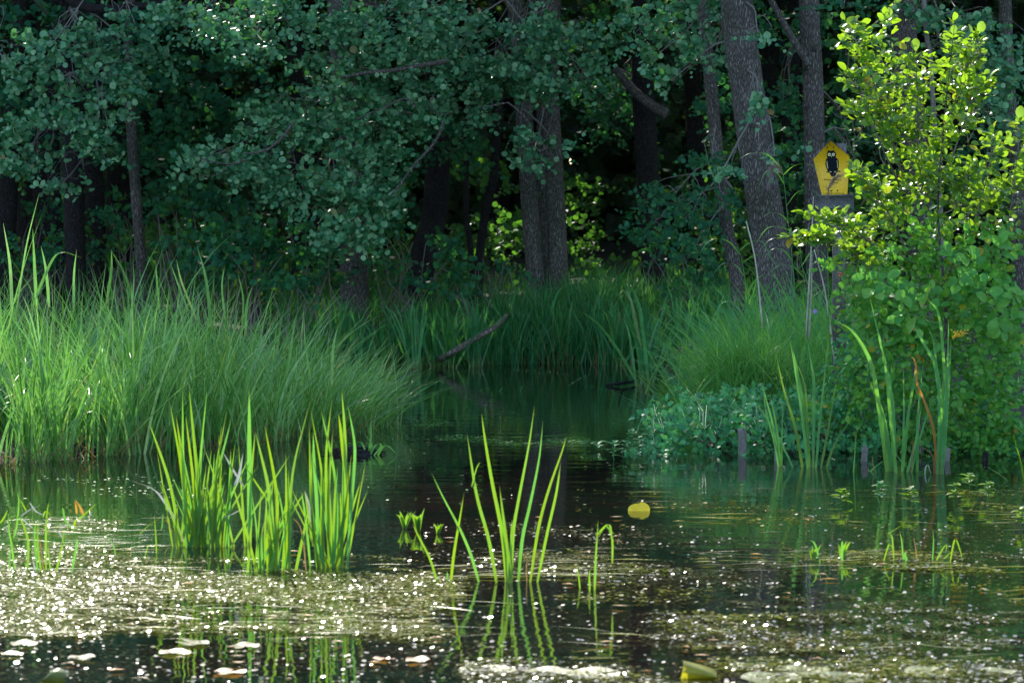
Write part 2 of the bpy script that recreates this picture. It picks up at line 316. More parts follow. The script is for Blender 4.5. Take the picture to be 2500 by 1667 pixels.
# ================================================================== THE SETTING
def land(x, y):
    s = lambda a, b, v: (lambda u: u * u * (3 - 2 * u))(np.clip((v - a) / (b - a), 0, 1))
    wob = .25 * np.sin(x * 2.1) + .15 * np.sin(x * 5.3 + 1)
    far = s(47.6, 49.4, y + wob) * (.75 + .1 * np.sin(x * .9) + .012 * np.clip(y - 50, 0, 60))
    xr = 1.35 + .03 * (y - 31) + .12 * np.sin(y * 1.7)
    right = s(0, .55, x - xr) * s(31.0, 31.9, y + .15 * np.sin(x * 3)) * (.56 + .2 * s(33, 36, y))
    yl = np.where(x < -1.0, 29.9 + (x + 4.2) * 1.45, 60); yl = np.maximum(yl, 29.2) + .15
    left = s(.0, .5, y - yl) * s(0, .4, -x - 1.1) * s(46, 42, y) * .45
    back = s(10, 4, np.hypot(x, y) * 0 + y + 0 * x) * 0
    side = s(18, 24, np.abs(x)) * 1.0
    rear = s(-2, -8, y) * 1.0
    return np.maximum.reduce([far, right, left, side, rear]) - .38
xs = np.unique(np.concatenate([np.linspace(-400, -30, 14), np.linspace(-30, 30, 201), np.linspace(30, 400, 14)]))
ys = np.unique(np.concatenate([np.linspace(-300, -20, 10), np.linspace(-20, 26, 24), np.linspace(26, 60, 171), np.linspace(60, 120, 40), np.linspace(120, 600, 12)]))
gx, gy = np.meshgrid(xs, ys); gz = land(gx, gy); P = np.stack([gx, gy, gz], -1).reshape(-1, 3)
P[:, 2] += (P[:, 2] > -.3) * .035 * vnoise(P, 3, 9)
nx = len(xs); i = np.arange(len(ys) - 1)[:, None] * nx + np.arange(nx - 1)[None]; q = np.stack([i, i + 1, i + nx + 1, i + nx], -1).reshape(-1, 4)
m, nt, p, out = newmat('forest_soil'); g = nd(nt, 'ShaderNodeNewGeometry'); n = nd(nt, 'ShaderNodeTexNoise'); n.inputs['Scale'].default_value = 14; n.inputs['Detail'].default_value = 8
nt.links.new(g.outputs['Position'], n.inputs['Vector']); nt.links.new(ramp(nt, n.outputs['Fac'], [(.35, (.012, .010, .007)), (.5, (.03, .024, .015)), (.66, (.03, .05, .015))]), p.inputs['Base Color']); p.inputs['Roughness'].default_value = .95
bm_ = nd(nt, 'ShaderNodeBump'); bm_.inputs['Distance'].default_value = .05; nt.links.new(n.outputs['Fac'], bm_.inputs['Height']); nt.links.new(bm_.outputs[0], p.inputs['Normal'])
tag(MB().add(P, q).build('ground', m, smooth=True), kind='structure')
# water: one sheet, long calm ripples and fine wind ripples
m, nt, p, out = newmat('pond_water'); L = nt.links; g = nd(nt, 'ShaderNodeNewGeometry')
def wav(sx, sy, scale, detail=2, rot=0):
    mp = nd(nt, 'ShaderNodeMapping'); mp.inputs['Scale'].default_value = (sx, sy, 1); mp.inputs['Rotation'].default_value = (0, 0, rot); L.new(g.outputs['Position'], mp.inputs['Vector'])
    w = nd(nt, 'ShaderNodeTexNoise'); w.inputs['Scale'].default_value = scale; w.inputs['Detail'].default_value = detail; w.inputs['Roughness'].default_value = .45; L.new(mp.outputs[0], w.inputs['Vector']); return w.outputs['Fac']
def mul(a, k):
    x = nd(nt, 'ShaderNodeMath', operation='MULTIPLY'); L.new(a, x.inputs[0])
    if isinstance(k, (int, float)): x.inputs[1].default_value = k
    else: L.new(k, x.inputs[1])
    return x.outputs[0]
def add(a, b):
    x = nd(nt, 'ShaderNodeMath', operation='ADD'); L.new(a, x.inputs[0]); L.new(b, x.inputs[1]); return x.outputs[0]
H = add(mul(wav(.55, 1, 3.0, 1, .2), .0028), add(mul(wav(.8, 1, 9, 1, -.3), .0005), mul(wav(.35, 1, 26, 1, .1), mul(ramp(nt, wav(.6, 1, .5, 1), [(.42, (0, 0, 0)), (.6, (1, 1, 1))]), .00042))))
bp = nd(nt, 'ShaderNodeBump'); bp.inputs['Strength'].default_value = 1; bp.inputs['Distance'].default_value = 1; L.new(H, bp.inputs['Height']); L.new(bp.outputs[0], p.inputs['Normal'])
L.new(ramp(nt, wav(.5, 1, 1.2, 4), [(.35, (.006, .009, .006)), (.65, (.015, .010, .008))]), p.inputs['Base Color'])
p.inputs['Roughness'].default_value = .02; p.inputs['IOR'].default_value = 1.333
tag(MB().add([[-400, -300, 0], [400, -300, 0], [400, 60, 0], [-400, 60, 0]], [[0, 1, 2, 3]]).build('water', m), kind='structure')

# ================================================================== TREES
def trunk_path(pxs, Y, base_z=None):
    pts = [at(x, y, Y) for x, y in pxs]
    b = pts[0].copy(); gz_ = float(land(b[0], b[1])) - .15
    pts = [np.array([b[0] + (pts[0][0] - pts[1][0]) * .15, Y, gz_])] + [q_ for q_ in pts if q_[2] > gz_ + .3]
    e = pts[-1] - pts[-2]; e = e / e[2]; top = pts[-1]
    for z in (7, 10, 13): pts.append(top + e * (z - top[2]) * .8 + np.array([.15 * math.sin(z), .2, (z - top[2]) * .2]))
    return smooth_path(pts, 44)
def trunk(parent, pxs, Y, wpx, mat, seed=0, name='trunk', flare=1.5):
    p_ = trunk_path(pxs, Y); s = F / Y; r0 = wpx / s / 2; z = p_[:, 2] - p_[0, 2]
    r = r0 * np.interp(z, [0, .35, .9, 4.5, 13.5], [flare, 1.18, 1.05, .93, .35])
    mb = MB(); tube(mb, p_, r, 18, rough=.035, seed=seed); mb.build(name, mat, parent, smooth=True); return p_
def limb(mb, a, b, r0, r1, rng, sag=.12, n=7):
    a, b = np.asarray(a), np.asarray(b); L_ = np.linalg.norm(b - a)
    mid1 = a + (b - a) * .35 + rng.normal(size=3) * L_ * .07 + [0, 0, L_ * sag]; mid2 = a + (b - a) * .7 + rng.normal(size=3) * L_ * .06 + [0, 0, L_ * sag * .6]
    p_ = smooth_path([a, mid1, mid2, b], n); tube(mb, p_, np.linspace(r0, r1, n), 6, cap=False); return p_
def canopy(parent, rng, c, R, z0, z1, n, name='canopy'):
    d = nrm(rng.normal(size=(n, 3))); u = rng.random((n, 1)) ** .45
    P = np.array([c[0], c[1], (z0 + z1) / 2]) + d * u * np.array([R, R, (z1 - z0) / 2])
    P = P[(vnoise(P, .9, 5) > -.75)]; P = P[~in_gap(P)]
    P = P[P[:, 2] > 5.1 + (P[:, 1] - 48) * .03]
    N = np.array([0, 0, 1]) + rng.normal(size=P.shape) * .6; D = rng.normal(size=P.shape)
    mb = MB(); leaves(mb, P, D, N, rng.uniform(.2, .34, len(P)), T_ONE, rng.random(len(P))); return mb.build(name, M['canopy'], parent, kind='stuff')
def hero_tree(label, pxs, Y, w, blobs, leafm, seed, mat='alder', bark='bark', cover=2.2, nparts=0, gap=.25, canR=3.2, extra=(), jit=.8, name='alder_tree'):
    rng = np.random.default_rng(seed); base = at(pxs[0][0], pxs[0][1], Y)
    t = thing(name, (base[0], Y, float(land(base[0], Y))), label, 'tree')
    p_ = trunk(t, pxs, Y, w, M[bark], seed)
    for e in extra: trunk(t, e[0], Y + (e[2] if len(e) > 2 else 0), e[1], M[bark], seed + 1)
    if blobs:
        bmb = MB()
        for b in blobs:
            c, r = px_ell(*b); k = int(np.clip(np.searchsorted(p_[:, 2], c[2] + .4), 5, 34)); st = p_[k]
            pp = limb(bmb, st, c, min(.02, .006 + .006 * np.linalg.norm(st - c)), .006, rng)
            for _ in range(5):
                q_, _d = ellip(rng, 1, c, r * .9); kk = rng.integers(3, len(pp)); limb(bmb, pp[kk], q_[0], .006, .002, rng, .03, 6)
        bmb.build('branches', M['twig'], t, smooth=True)
        foliage(t, spray(rng, blobs, leafm, cover, gap=gap, jit=jit), T_FAR, T_NEAR, M[mat], rng, nparts)
    if canR: canopy(t, rng, (p_[-1][0], Y + .5), canR, 4.6, 16.4, 3600)
    return t, p_, rng

Y1 = 46.0
hero_tree('broad alder with a grey stump-like trunk foot and grey-green branches hanging over the pond', [(860, 800), (865, 640), (850, 300), (830, 0)], 49, 66,
          [(720, 400, 200, 90, Y1), (840, 500, 130, 70, Y1 - .5), (560, 370, 120, 45, Y1), (470, 400, 75, 32, Y1 - .3), (650, 300, 130, 55, Y1), (880, 340, 160, 90, Y1), (790, 250, 170, 60, Y1 + .3),
           (930, 470, 70, 60, Y1), (840, 575, 100, 35, Y1 - .5), (760, 480, 100, 60, Y1 - .3), (970, 280, 110, 50, Y1), (600, 420, 60, 25, Y1 - .4), (860, 420, 60, 100, Y1 - .6), (850, 560, 70, 45, Y1 - .7), (850, 250, 80, 90, Y1 - .3)], .088, 1, cover=3.3, nparts=300, gap=.3, canR=3.0)
hero_tree('tall alder whose leafy boughs fill the top of the wood left of centre', [(1010, 760), (1040, 600), (1065, 470), (1075, 0)], 54.5, 62,
          [(700, 50, 230, 70, 45.5), (480, 50, 110, 55, 45.5), (560, 90, 90, 50, 45.3), (930, 70, 180, 85, 45.5), (1000, 170, 150, 70, 45.8), (640, 100, 90, 45, 45), (820, 130, 110, 60, 45.6), (1080, 60, 100, 70, 46), (410, 30, 60, 40, 45.6)],
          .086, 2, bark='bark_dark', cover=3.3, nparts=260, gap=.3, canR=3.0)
t_, tp, rg = hero_tree('twin-stemmed alder with pale furrowed bark rising side by side from one foot', [(1312, 745), (1305, 640), (1290, 450), (1278, 250), (1258, 0)], 51, 43,
          [(1150, 110, 150, 90, 47), (1250, 190, 150, 70, 47), (1390, 110, 130, 80, 47), (1070, 240, 130, 50, 47), (1330, 365, 85, 32, 46.5), (1280, 330, 35, 30, 46.5), (1290, 400, 40, 25, 46.5), (1180, 290, 50, 25, 47),
           (1420, 190, 90, 60, 47), (1190, 180, 110, 60, 47.2), (1310, 90, 100, 90, 47), (1300, 190, 90, 35, 46.8), (1360, 200, 70, 30, 46.8)], .086, 3, cover=3.0, nparts=260, gap=.32, canR=3.0,
          extra=[([(1352, 745), (1362, 640), (1352, 400), (1344, 220), (1349, 0)], 45), ([(1335, 740), (1335, 600), (1325, 400)], 26, .6)])
hero_tree('stout alder with a leaning trunk, the broadest right of centre', [(1900, 800), (1888, 640), (1850, 400), (1822, 200), (1798, 0)], 42.5, 84,
          [(1680, 60, 130, 85, 43.5), (1610, 130, 90, 60, 43.5), (1720, 130, 60, 50, 43.2), (1850, 90, 55, 22, 41.5), (1760, 420, 60, 14, 41.2), (1560, 60, 90, 70, 44), (1890, 380, 60, 12, 41), (1850, 250, 40, 30, 41.6), (1640, 195, 40, 25, 43.4)],
          .09, 4, cover=2.6, nparts=240, gap=.3, canR=2.8)
hero_tree('straight alder trunk with a knot hole, standing right behind the yellow owl sign', [(1998, 800), (1990, 480), (1985, 200), (1975, 0)], 43.5, 52,
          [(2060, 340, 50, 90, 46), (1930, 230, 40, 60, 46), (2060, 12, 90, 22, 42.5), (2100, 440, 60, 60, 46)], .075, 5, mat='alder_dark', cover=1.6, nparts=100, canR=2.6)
o1 = [o for o in bpy.data.objects if 'stump-like' in o.get('label', '')][0]
for pp_, r0_, r1_, Yb in (([(1084, 296), (1060, 350), (1012, 402), (985, 440), (955, 478)], .020, .012, 45.0), ([(1015, 262), (990, 240), (930, 268), (868, 292)], .016, .008, 45.1), ([(715, 300), (690, 335), (650, 366), (595, 378)], .022, .010, 45.0), ([(600, 392), (560, 402), (500, 388), (465, 372)], .014, .005, 44.9), ([(1090, 150), (1000, 165), (900, 178), (830, 192)], .032, .018, 45.3),
                          ([(985, 440), (975, 470), (982, 500)], .006, .003, 44.9), ([(560, 402), (530, 425), (470, 430)], .007, .003, 44.9), ([(1060, 232), (1050, 262), (1085, 280), (1130, 262)], .010, .004, 45.0), ([(1240, 250), (1262, 268), (1290, 300), (1300, 330)], .012, .005, 45.8), ([(1180, 262), (1215, 255), (1240, 250)], .008, .006, 45.8), ([(690, 335), (668, 325), (650, 330)], .006, .003, 44.9)):
    mb = MB(); q_ = smooth_path([at(x, y, Yb) for x, y in pp_], 18); q_ += vnoise(q_, 3, 8)[:, None] * .012; tube(mb, q_, [r0_, r1_], 8, rough=.06); mb.build('bare_branch', M['bark'], o1, smooth=True)
o5 = [o for o in bpy.data.objects if 'knot hole' in o.get('label', '')][0]
for kx, ky in ((1968, 166), (1966, 258), (1990, 120)):
    c = at(kx, ky, 43.5 - .115); mb = MB(); tube(mb, [c, c + [0, -.025, 0], c + [0, -.035, 0], c + [0, -.02, 0]], [.04, .035, .022, .012], 12); mb.build('knot', M['bark'], o5, smooth=True)
hero_tree('dark left alder with crown spreading over the left edge of the reeds', [(185, 640), (180, 500), (165, 250), (150, 0)], 50, 48,
          [(180, 190, 190, 80, 47), (130, 320, 150, 85, 46.5), (240, 290, 80, 60, 46.3), (50, 400, 60, 45, 46.5), (150, 450, 70, 25, 46.5), (330, 150, 100, 55, 47.2), (60, 130, 90, 60, 47), (230, 100, 140, 60, 47.5), (130, 105, 45, 22, 44.5), (10, 140, 22, 28, 44.5), (260, 390, 50, 30, 46.4), (320, 210, 50, 60, 46.8), (330, 60, 60, 60, 46.8)],
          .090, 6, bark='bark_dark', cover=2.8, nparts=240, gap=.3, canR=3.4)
hero_tree('dim thick trunk behind the bright bush with grey-green crown at the top right corner', [(2250, 800), (2240, 400), (2215, 200), (2210, 0)], 48, 62,
          [(2420, 110, 110, 90, 44), (2430, 210, 85, 60, 44), (2410, 275, 60, 35, 44), (2340, 50, 90, 50, 44), (2230, 30, 50, 28, 44), (2470, 310, 50, 40, 44), (2300, 110, 40, 40, 44.5)], .092, 7, bark='bark', cover=2.8, nparts=200, gap=.25, canR=3)
hero_tree('slim curving grey trunk beside the stout leaning alder', [(1800, 700), (1775, 560), (1755, 420), (1735, 200), (1720, 60)], 45, 32,
          [(1650, 470, 90, 50, 45), (1600, 540, 90, 60, 45.5), (1700, 600, 70, 55, 44), (1740, 400, 60, 35, 44.2), (1690, 520, 80, 50, 44.4), (1780, 490, 40, 30, 43.6)], .075, 8, mat='alder_dark', cover=1.9, nparts=160, canR=0)
# the big broken limb left of the dark trunk
hero_tree('dark upright trunk with a grey broken limb slanting off to its left', [(1600, 760), (1590, 560), (1578, 380), (1570, 200), (1565, 0)], 53, 56,
          [(1500, 230, 110, 70, 55), (1480, 300, 60, 60, 56)], .085, 9, mat='alder_dark', bark='bark_dark', cover=1.5, canR=3)
o9 = [o for o in bpy.data.objects if o.name.startswith('alder_tree') and 'slanting' in o.get('label', '')][0]
mb = MB(); tube(mb, smooth_path([at(1500, 165, 52.4), at(1540, 215, 52.4), at(1580, 250, 52.4), at(1628, 282, 52.4)], 14), np.linspace(.055, .085, 14), 12, rough=.05, seed=4)
mb.build('broken_limb', M['bark'], o9, smooth=True)
# further trunks of the wood that can be told apart
o6 = [o for o in bpy.data.objects if 'dark left alder with crown' in o.get('label', '')][0]
mb = MB(); tube(mb, smooth_path([at(150, 20, 49.9), at(60, -30, 49.5)], 4), .04, 8); tube(mb, smooth_path([at(152, -20, 49.9), at(200, 16, 48.5), at(280, 22, 48.3), at(400, 8, 48.2)], 14), [.075, .05], 10, rough=.05); mb.build('limb', M['bark_dark'], o6, smooth=True)
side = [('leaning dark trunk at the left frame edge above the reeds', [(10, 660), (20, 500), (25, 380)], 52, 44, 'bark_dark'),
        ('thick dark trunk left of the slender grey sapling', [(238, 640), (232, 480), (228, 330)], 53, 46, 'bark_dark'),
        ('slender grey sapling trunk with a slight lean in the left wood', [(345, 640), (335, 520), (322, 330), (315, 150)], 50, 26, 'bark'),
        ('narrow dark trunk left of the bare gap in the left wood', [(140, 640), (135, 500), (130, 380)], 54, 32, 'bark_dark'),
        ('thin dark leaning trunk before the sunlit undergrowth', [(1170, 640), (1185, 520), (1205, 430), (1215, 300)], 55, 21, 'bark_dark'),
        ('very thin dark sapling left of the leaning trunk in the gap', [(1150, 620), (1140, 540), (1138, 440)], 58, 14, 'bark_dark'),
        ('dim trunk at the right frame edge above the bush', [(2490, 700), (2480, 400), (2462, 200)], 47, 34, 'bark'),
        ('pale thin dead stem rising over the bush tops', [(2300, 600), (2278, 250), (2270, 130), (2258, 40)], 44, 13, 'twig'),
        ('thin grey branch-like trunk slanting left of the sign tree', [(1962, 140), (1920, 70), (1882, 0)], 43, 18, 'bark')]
for k, (lab, px_, Y, w, bk) in enumerate(side):
    b = at(px_[0][0], px_[0][1], Y); t = thing('alder_tree', (b[0], Y, float(land(b[0], Y)) if k < 8 else b[2]), lab, 'tree')
    if k == 8:
        mb = MB(); tube(mb, smooth_path([at(1975, 160, 43.3)] + [at(x, y, 43.3) for x, y in px_] + [at(1850, -70, 43.3)], 16), np.linspace(.045, .035, 16), 10, rough=.05); mb.build('trunk', M[bk], t, smooth=True)
    else:
        trunk(t, px_, Y, w, M[bk], 20 + k, flare=1.3)
        if w > 25: canopy(t, np.random.default_rng(90 + k), (b[0], Y + .5), 2.8, 5.5, 16, 2300)
# trees standing deeper and to the sides
rng = np.random.default_rng(77); placed = []
for gy_ in np.arange(51, 96, 3.6):
    for gx_ in np.arange(-26, 27, 4.4):
        x, y = gx_ + rng.uniform(-1.5, 1.5), gy_ + rng.uniform(-1.3, 1.3)
        if y < 55.5 and abs(x) < 7: continue
        pxx = 1250 + x / y * F
        if y < 74 and (1380 < pxx < 1570 or 1070 < pxx < 1240 or 1610 < pxx < 1700 or 850 < pxx < 960): continue
        placed.append((x, y))
placed.sort(key=lambda q_: q_[0] / q_[1]); LM = [(-9e9, 'the left frame edge'), (185, 'the dark left alder'), (335, 'the slender grey sapling'), (860, 'the stump-footed alder'), (1205, 'the thin leaning trunk'), (1330, 'the twin trunks'), (1590, 'the dark upright trunk'), (1870, 'the stout leaning trunk'), (1990, 'the sign tree'), (2240, 'the dim thick trunk')]
NTH = ['first', 'second', 'third', 'fourth', 'fifth', 'sixth', 'seventh', 'eighth', 'ninth', 'tenth', 'eleventh', 'twelfth']; lmc = {}
for x, y in placed:
    t = thing('forest_tree', (x, y, float(land(x, y))), 'dark trunk of a tree deep in the wood behind the waterside alders', 'tree', 'trees deep in the wood')
    pxx = 1250 + x / y * F
    if -20 < pxx < 2520 and y < 78:
        mk = [b for a, b in LM if a <= pxx][-1]; lmc[mk] = lmc.get(mk, 0) + 1
        t['label'] = NTH[lmc[mk] - 1] + ' dim trunk deep in the wood going right from ' + mk
    h = rng.uniform(14.5, 16.8); lean = rng.normal(size=2) * .35; z0 = float(land(x, y)) - .2; zz = np.linspace(0, 1, 12)
    p_ = np.stack([x + lean[0] * zz + .12 * np.sin(zz * 5 + x), y + lean[1] * zz, z0 + zz * (h - 2)], 1)
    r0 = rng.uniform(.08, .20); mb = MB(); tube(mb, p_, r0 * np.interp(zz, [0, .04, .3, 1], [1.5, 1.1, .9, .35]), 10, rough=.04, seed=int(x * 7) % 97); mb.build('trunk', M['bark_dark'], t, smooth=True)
    canopy(t, rng, (p_[-1][0], p_[-1][1]), rng.uniform(2.6, 3.5), rng.uniform(4, 6), h, 2300)
    if rng.random() < .75:             # low leafy boughs
        nb = 60; c = np.array([x, y, rng.uniform(2.5, 5)]); P, d = ellip(rng, nb, c, (2.2, 1.6, 1.5)); P = P[~in_gap(P)]
        dr = nrm(rng.normal(size=P.shape) * np.array([1, 1, .5])); mb = MB(); Q = twig_leaves(rng, P, dr, 9, .5, .13)
        leaves(mb, *Q, T_ONE, rng.random(len(Q[3]))); mb.build('low_boughs', M['deep'], t, kind='stuff')

# middle layer of dim foliage and shrubs
def shrub(label, blobs, leafm, seed, mat, cover, nparts=0, name='alder_shrub', gap=.25, stems=5, tmpl=T_FAR, near=T_NEAR):
    rng = np.random.default_rng(seed); c0, r0 = px_ell(*blobs[0]); gz_ = float(land(c0[0], c0[1] + .5))
    t = thing(name, (c0[0], c0[1] + .5, max(gz_, -.1)), label, 'shrub'); mb = MB()
    for b in blobs:
        c, r = px_ell(*b)
        for _ in range(stems):
            q_, _d = ellip(rng, 1, c, r * .8); limb(mb, (c[0] + rng.normal() * .25, c[1] + .5, gz_ - .05), q_[0], .018, .004, rng, .02, 7)
    mb.build('stems', M['twig'], t, smooth=True, kind='stuff')
    foliage(t, spray(rng, blobs, leafm, cover, gap=gap), tmpl, near, M[mat], rng, nparts); return t
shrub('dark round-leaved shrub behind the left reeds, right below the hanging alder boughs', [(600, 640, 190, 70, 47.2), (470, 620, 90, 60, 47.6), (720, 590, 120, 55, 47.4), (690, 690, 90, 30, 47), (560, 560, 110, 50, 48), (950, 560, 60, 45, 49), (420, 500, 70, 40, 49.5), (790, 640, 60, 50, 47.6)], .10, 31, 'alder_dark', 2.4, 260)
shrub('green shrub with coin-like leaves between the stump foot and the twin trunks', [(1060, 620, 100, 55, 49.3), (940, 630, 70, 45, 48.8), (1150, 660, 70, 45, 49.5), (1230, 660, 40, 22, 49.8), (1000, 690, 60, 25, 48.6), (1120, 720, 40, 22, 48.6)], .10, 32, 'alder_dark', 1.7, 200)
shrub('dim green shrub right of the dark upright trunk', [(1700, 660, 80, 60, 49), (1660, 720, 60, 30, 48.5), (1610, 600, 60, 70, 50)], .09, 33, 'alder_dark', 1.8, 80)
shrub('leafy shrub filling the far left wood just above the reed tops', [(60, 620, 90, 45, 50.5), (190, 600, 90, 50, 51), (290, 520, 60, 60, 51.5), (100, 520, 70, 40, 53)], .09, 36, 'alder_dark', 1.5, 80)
shrub('shaded bush in the dark left wood under the sapling', [(400, 540, 90, 60, 52), (330, 610, 70, 40, 50.5), (250, 560, 60, 40, 53), (100, 590, 90, 30, 52)], .09, 34, 'under', 1.3, 0)
def mass(name, label, cat, blobs, leafm, seed, mat, cover, gap=.3, tm=T_FAR):
    rng = np.random.default_rng(seed); L4 = spray(rng, blobs, leafm, cover, gap=gap, jit=.7, tl=.4); keep = ~in_gap(L4[0]); L4 = [x[keep] for x in L4]
    mb = MB(); leaves(mb, *L4, tm, rng.random(len(L4[3]))); return tag(mb.build(name, M[mat]), label, cat, kind='stuff')
rng = np.random.default_rng(5)
mass('shaded_foliage', 'dark blue-green leaf mass behind the front boughs, shade painted into its colour', 'foliage',
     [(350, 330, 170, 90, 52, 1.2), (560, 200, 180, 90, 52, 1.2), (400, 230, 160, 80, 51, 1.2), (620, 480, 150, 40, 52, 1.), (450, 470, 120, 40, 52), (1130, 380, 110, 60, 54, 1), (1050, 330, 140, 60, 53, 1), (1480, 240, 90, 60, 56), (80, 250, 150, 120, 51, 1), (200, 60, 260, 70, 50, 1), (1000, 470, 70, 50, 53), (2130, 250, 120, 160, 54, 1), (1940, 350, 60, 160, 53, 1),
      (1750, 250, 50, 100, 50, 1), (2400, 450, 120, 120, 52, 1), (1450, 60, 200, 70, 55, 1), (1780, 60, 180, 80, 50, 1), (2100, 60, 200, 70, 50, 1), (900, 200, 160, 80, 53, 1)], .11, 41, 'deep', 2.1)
bl = [(rng.uniform(-100, 2600), rng.uniform(380, 690), rng.uniform(90, 190), rng.uniform(30, 60), rng.uniform(57, 72), 1.2) for _ in range(46)] + [(rng.uniform(0, 2500), rng.uniform(640, 720), rng.uniform(80, 160), rng.uniform(18, 34), rng.uniform(54.5, 60), .8) for _ in range(34)]
mass('undergrowth', 'green undergrowth catching flecks of sun deep between the trunks', 'undergrowth', bl, .11, 42, 'under', 1.6)
bl = [(rng.uniform(-200, 2700), rng.uniform(-60, 640), rng.uniform(150, 260), rng.uniform(60, 110), rng.uniform(80, 94), 2) for _ in range(80)]
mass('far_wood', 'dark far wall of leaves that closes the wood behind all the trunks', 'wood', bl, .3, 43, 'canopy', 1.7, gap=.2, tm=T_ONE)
rng = np.random.default_rng(6); n = 60000; P = np.stack([rng.uniform(-48, 48, n), rng.uniform(97, 112, n), rng.uniform(-.3, 19, n)], 1)
mb = MB(); leaves(mb, P, rng.normal(size=(n, 3)), rng.normal(size=(n, 3)) + [0, -1.2, .4], rng.uniform(.7, 1.2, n), T_ONE, rng.random(n))
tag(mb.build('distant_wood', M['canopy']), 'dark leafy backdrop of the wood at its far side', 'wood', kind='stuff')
# grasses on the wood floor
rng = np.random.default_rng(8); n = 3500; B = np.stack([rng.uniform(-9, 9, n), rng.uniform(52, 66, n), np.zeros(n)], 1); B[:, 2] = land(B[:, 0], B[:, 1])
mb = blades(MB(), rng, B, rng.uniform(.2, .6, n), rng.normal(size=(n, 2)) * .16, rng.uniform(0, .2, n), .014, 4)
tag(mb.build('woodland_grass', M['deep']), 'sparse grass growing on the shady floor of the wood', 'grass', kind='stuff')

# ================================================================== REED AND SEDGE BEDS
rng = np.random.default_rng(11)
def sedge_bed():
    n = 8200; x = rng.uniform(-7.2, -1.35, n); yl = 29.7 + (x + 4.2) * 1.45
    yl = np.maximum(yl, 28.7); y = yl + rng.uniform(0, 1, n) ** 1.3 * (8.5 - (x + 4.2).clip(0, 3) * 1.2)
    cl = rng.integers(0, 700, n); cx = rng.uniform(-7.2, -1.35, 700); cyl = np.maximum(29.7 + (cx + 4.2) * 1.45, 28.7)
    cyy = cyl + .05 + rng.uniform(0, 1, 700) ** 1.3 * (8.5 - (cx + 4.2).clip(0, 3) * 1.2)
    x = cx[cl] + rng.normal(size=n) * .08; y = cyy[cl] + rng.normal(size=n) * .08
    prof = np.interp(x, [-7, -3, -2.55, -2.15, -1.7, -1.1], [1.46, 1.38, 1.22, .90, .70, .52]) * (1 + .10 * np.sin(x * 3 + y * 1.7)) * rng.uniform(.5, 1.14, n) * (1 + .10 * rng.normal(size=700)[cl])
    tall = rng.random(n) < .006; prof = np.where(tall, prof * 1.3, prof)
    ang = rng.uniform(0, 6.28, n); sp = rng.gamma(2., .115, n)
    ca = rng.normal(size=(700, 2))[cl] * .10; lean = np.stack([np.cos(ang) * sp + .03, np.sin(ang) * sp - .04], 1) + ca
    edge = (x > -2.3); lean[edge, 0] += rng.uniform(0, .16, edge.sum())
    B = np.stack([x, y, np.full(n, -.02)], 1)
    return B, prof, lean, rng.uniform(.0, .38, n) * prof, rng.uniform(.010, .034, n), np.where(rng.random(n) < .3, rng.uniform(.3, .8, n), rng.uniform(0, .25, n))
bed = thing('sedge_bed', (-3.6, 31.5, 0), 'big swathe of tall grey-green sedge growing out of the water on the left', 'sedge bed')
B, h, lean, bend, w, dr = sedge_bed()
front = np.argsort(B[:, 1] - (29.7 + (B[:, 0] + 4.2) * 1.45) + rng.random(len(B)) * .5 + (np.abs(B[:, 0]) / B[:, 1] > .14) * 9)[:280]
msk = np.zeros(len(B), bool); msk[front] = True
mb = blades(MB(), rng, B[~msk], h[~msk], lean[~msk], bend[~msk], w[~msk], 7, droop=dr[~msk]); mb.build('leaves', M['sedge'], bed, kind='stuff')
protos = []
for k in range(24):
    a = rng.uniform(-.5, .5, (1, 2)) * .5; protos.append(blades(MB(), rng, np.zeros((1, 3)), 1.0, a, [rng.uniform(.05, .35)], .020, 8, r=[rng.random()], droop=np.array([rng.uniform(0, .25)])).mesh('leaf', M['sedge']))
for j in front:
    mtx = Matrix.Translation(B[j]) @ Matrix.Rotation(rng.normal() * .5, 4, 'Z') @ Matrix.Scale(h[j] * rng.uniform(.7, 1), 4)
    put('leaf', protos[rng.integers(24)], bed, mtx)
# sharp bright blades and the arching clump at its right tip
clump = thing('sedge_clump', wat(930, 1035), 'arching fan of sedge drooping over the water at the right tip of the left bed', 'sedge')
n = 300; bx = rng.normal(size=n) * .16; by = rng.normal(size=n) * .2; b0 = wat(862, 1035)
B = np.stack([b0[0] + bx, b0[1] + .1 + by, np.zeros(n)], 1); lx = np.abs(rng.normal(size=n)) * .34 * np.where(rng.random(n) < .75, 1, -.6)
mb = blades(MB(), rng, B, rng.uniform(.45, .85, n), np.stack([lx, rng.normal(size=n) * .18], 1), rng.uniform(.0, .45, n), rng.uniform(.008, .015, n), 9, droop=rng.uniform(.1, .75, n)); mb.build('leaves', M['sedge'], clump, kind='stuff')
# sedge straws and litter at the foot of the bed
n = 420; x = rng.uniform(-6, -1.3, n); y = np.maximum(29.7 + (x + 4.2) * 1.45, 28.7) + rng.uniform(-.12, .25, n)
mb = blades(MB(), rng, np.stack([x, y, np.full(n, -.01)], 1), rng.uniform(.05, .35, n), rng.normal(size=(n, 2)) * .2, rng.uniform(0, .15, n), .009, 3)
mb.build('dead_straw', M['dry'], bed, kind='stuff')
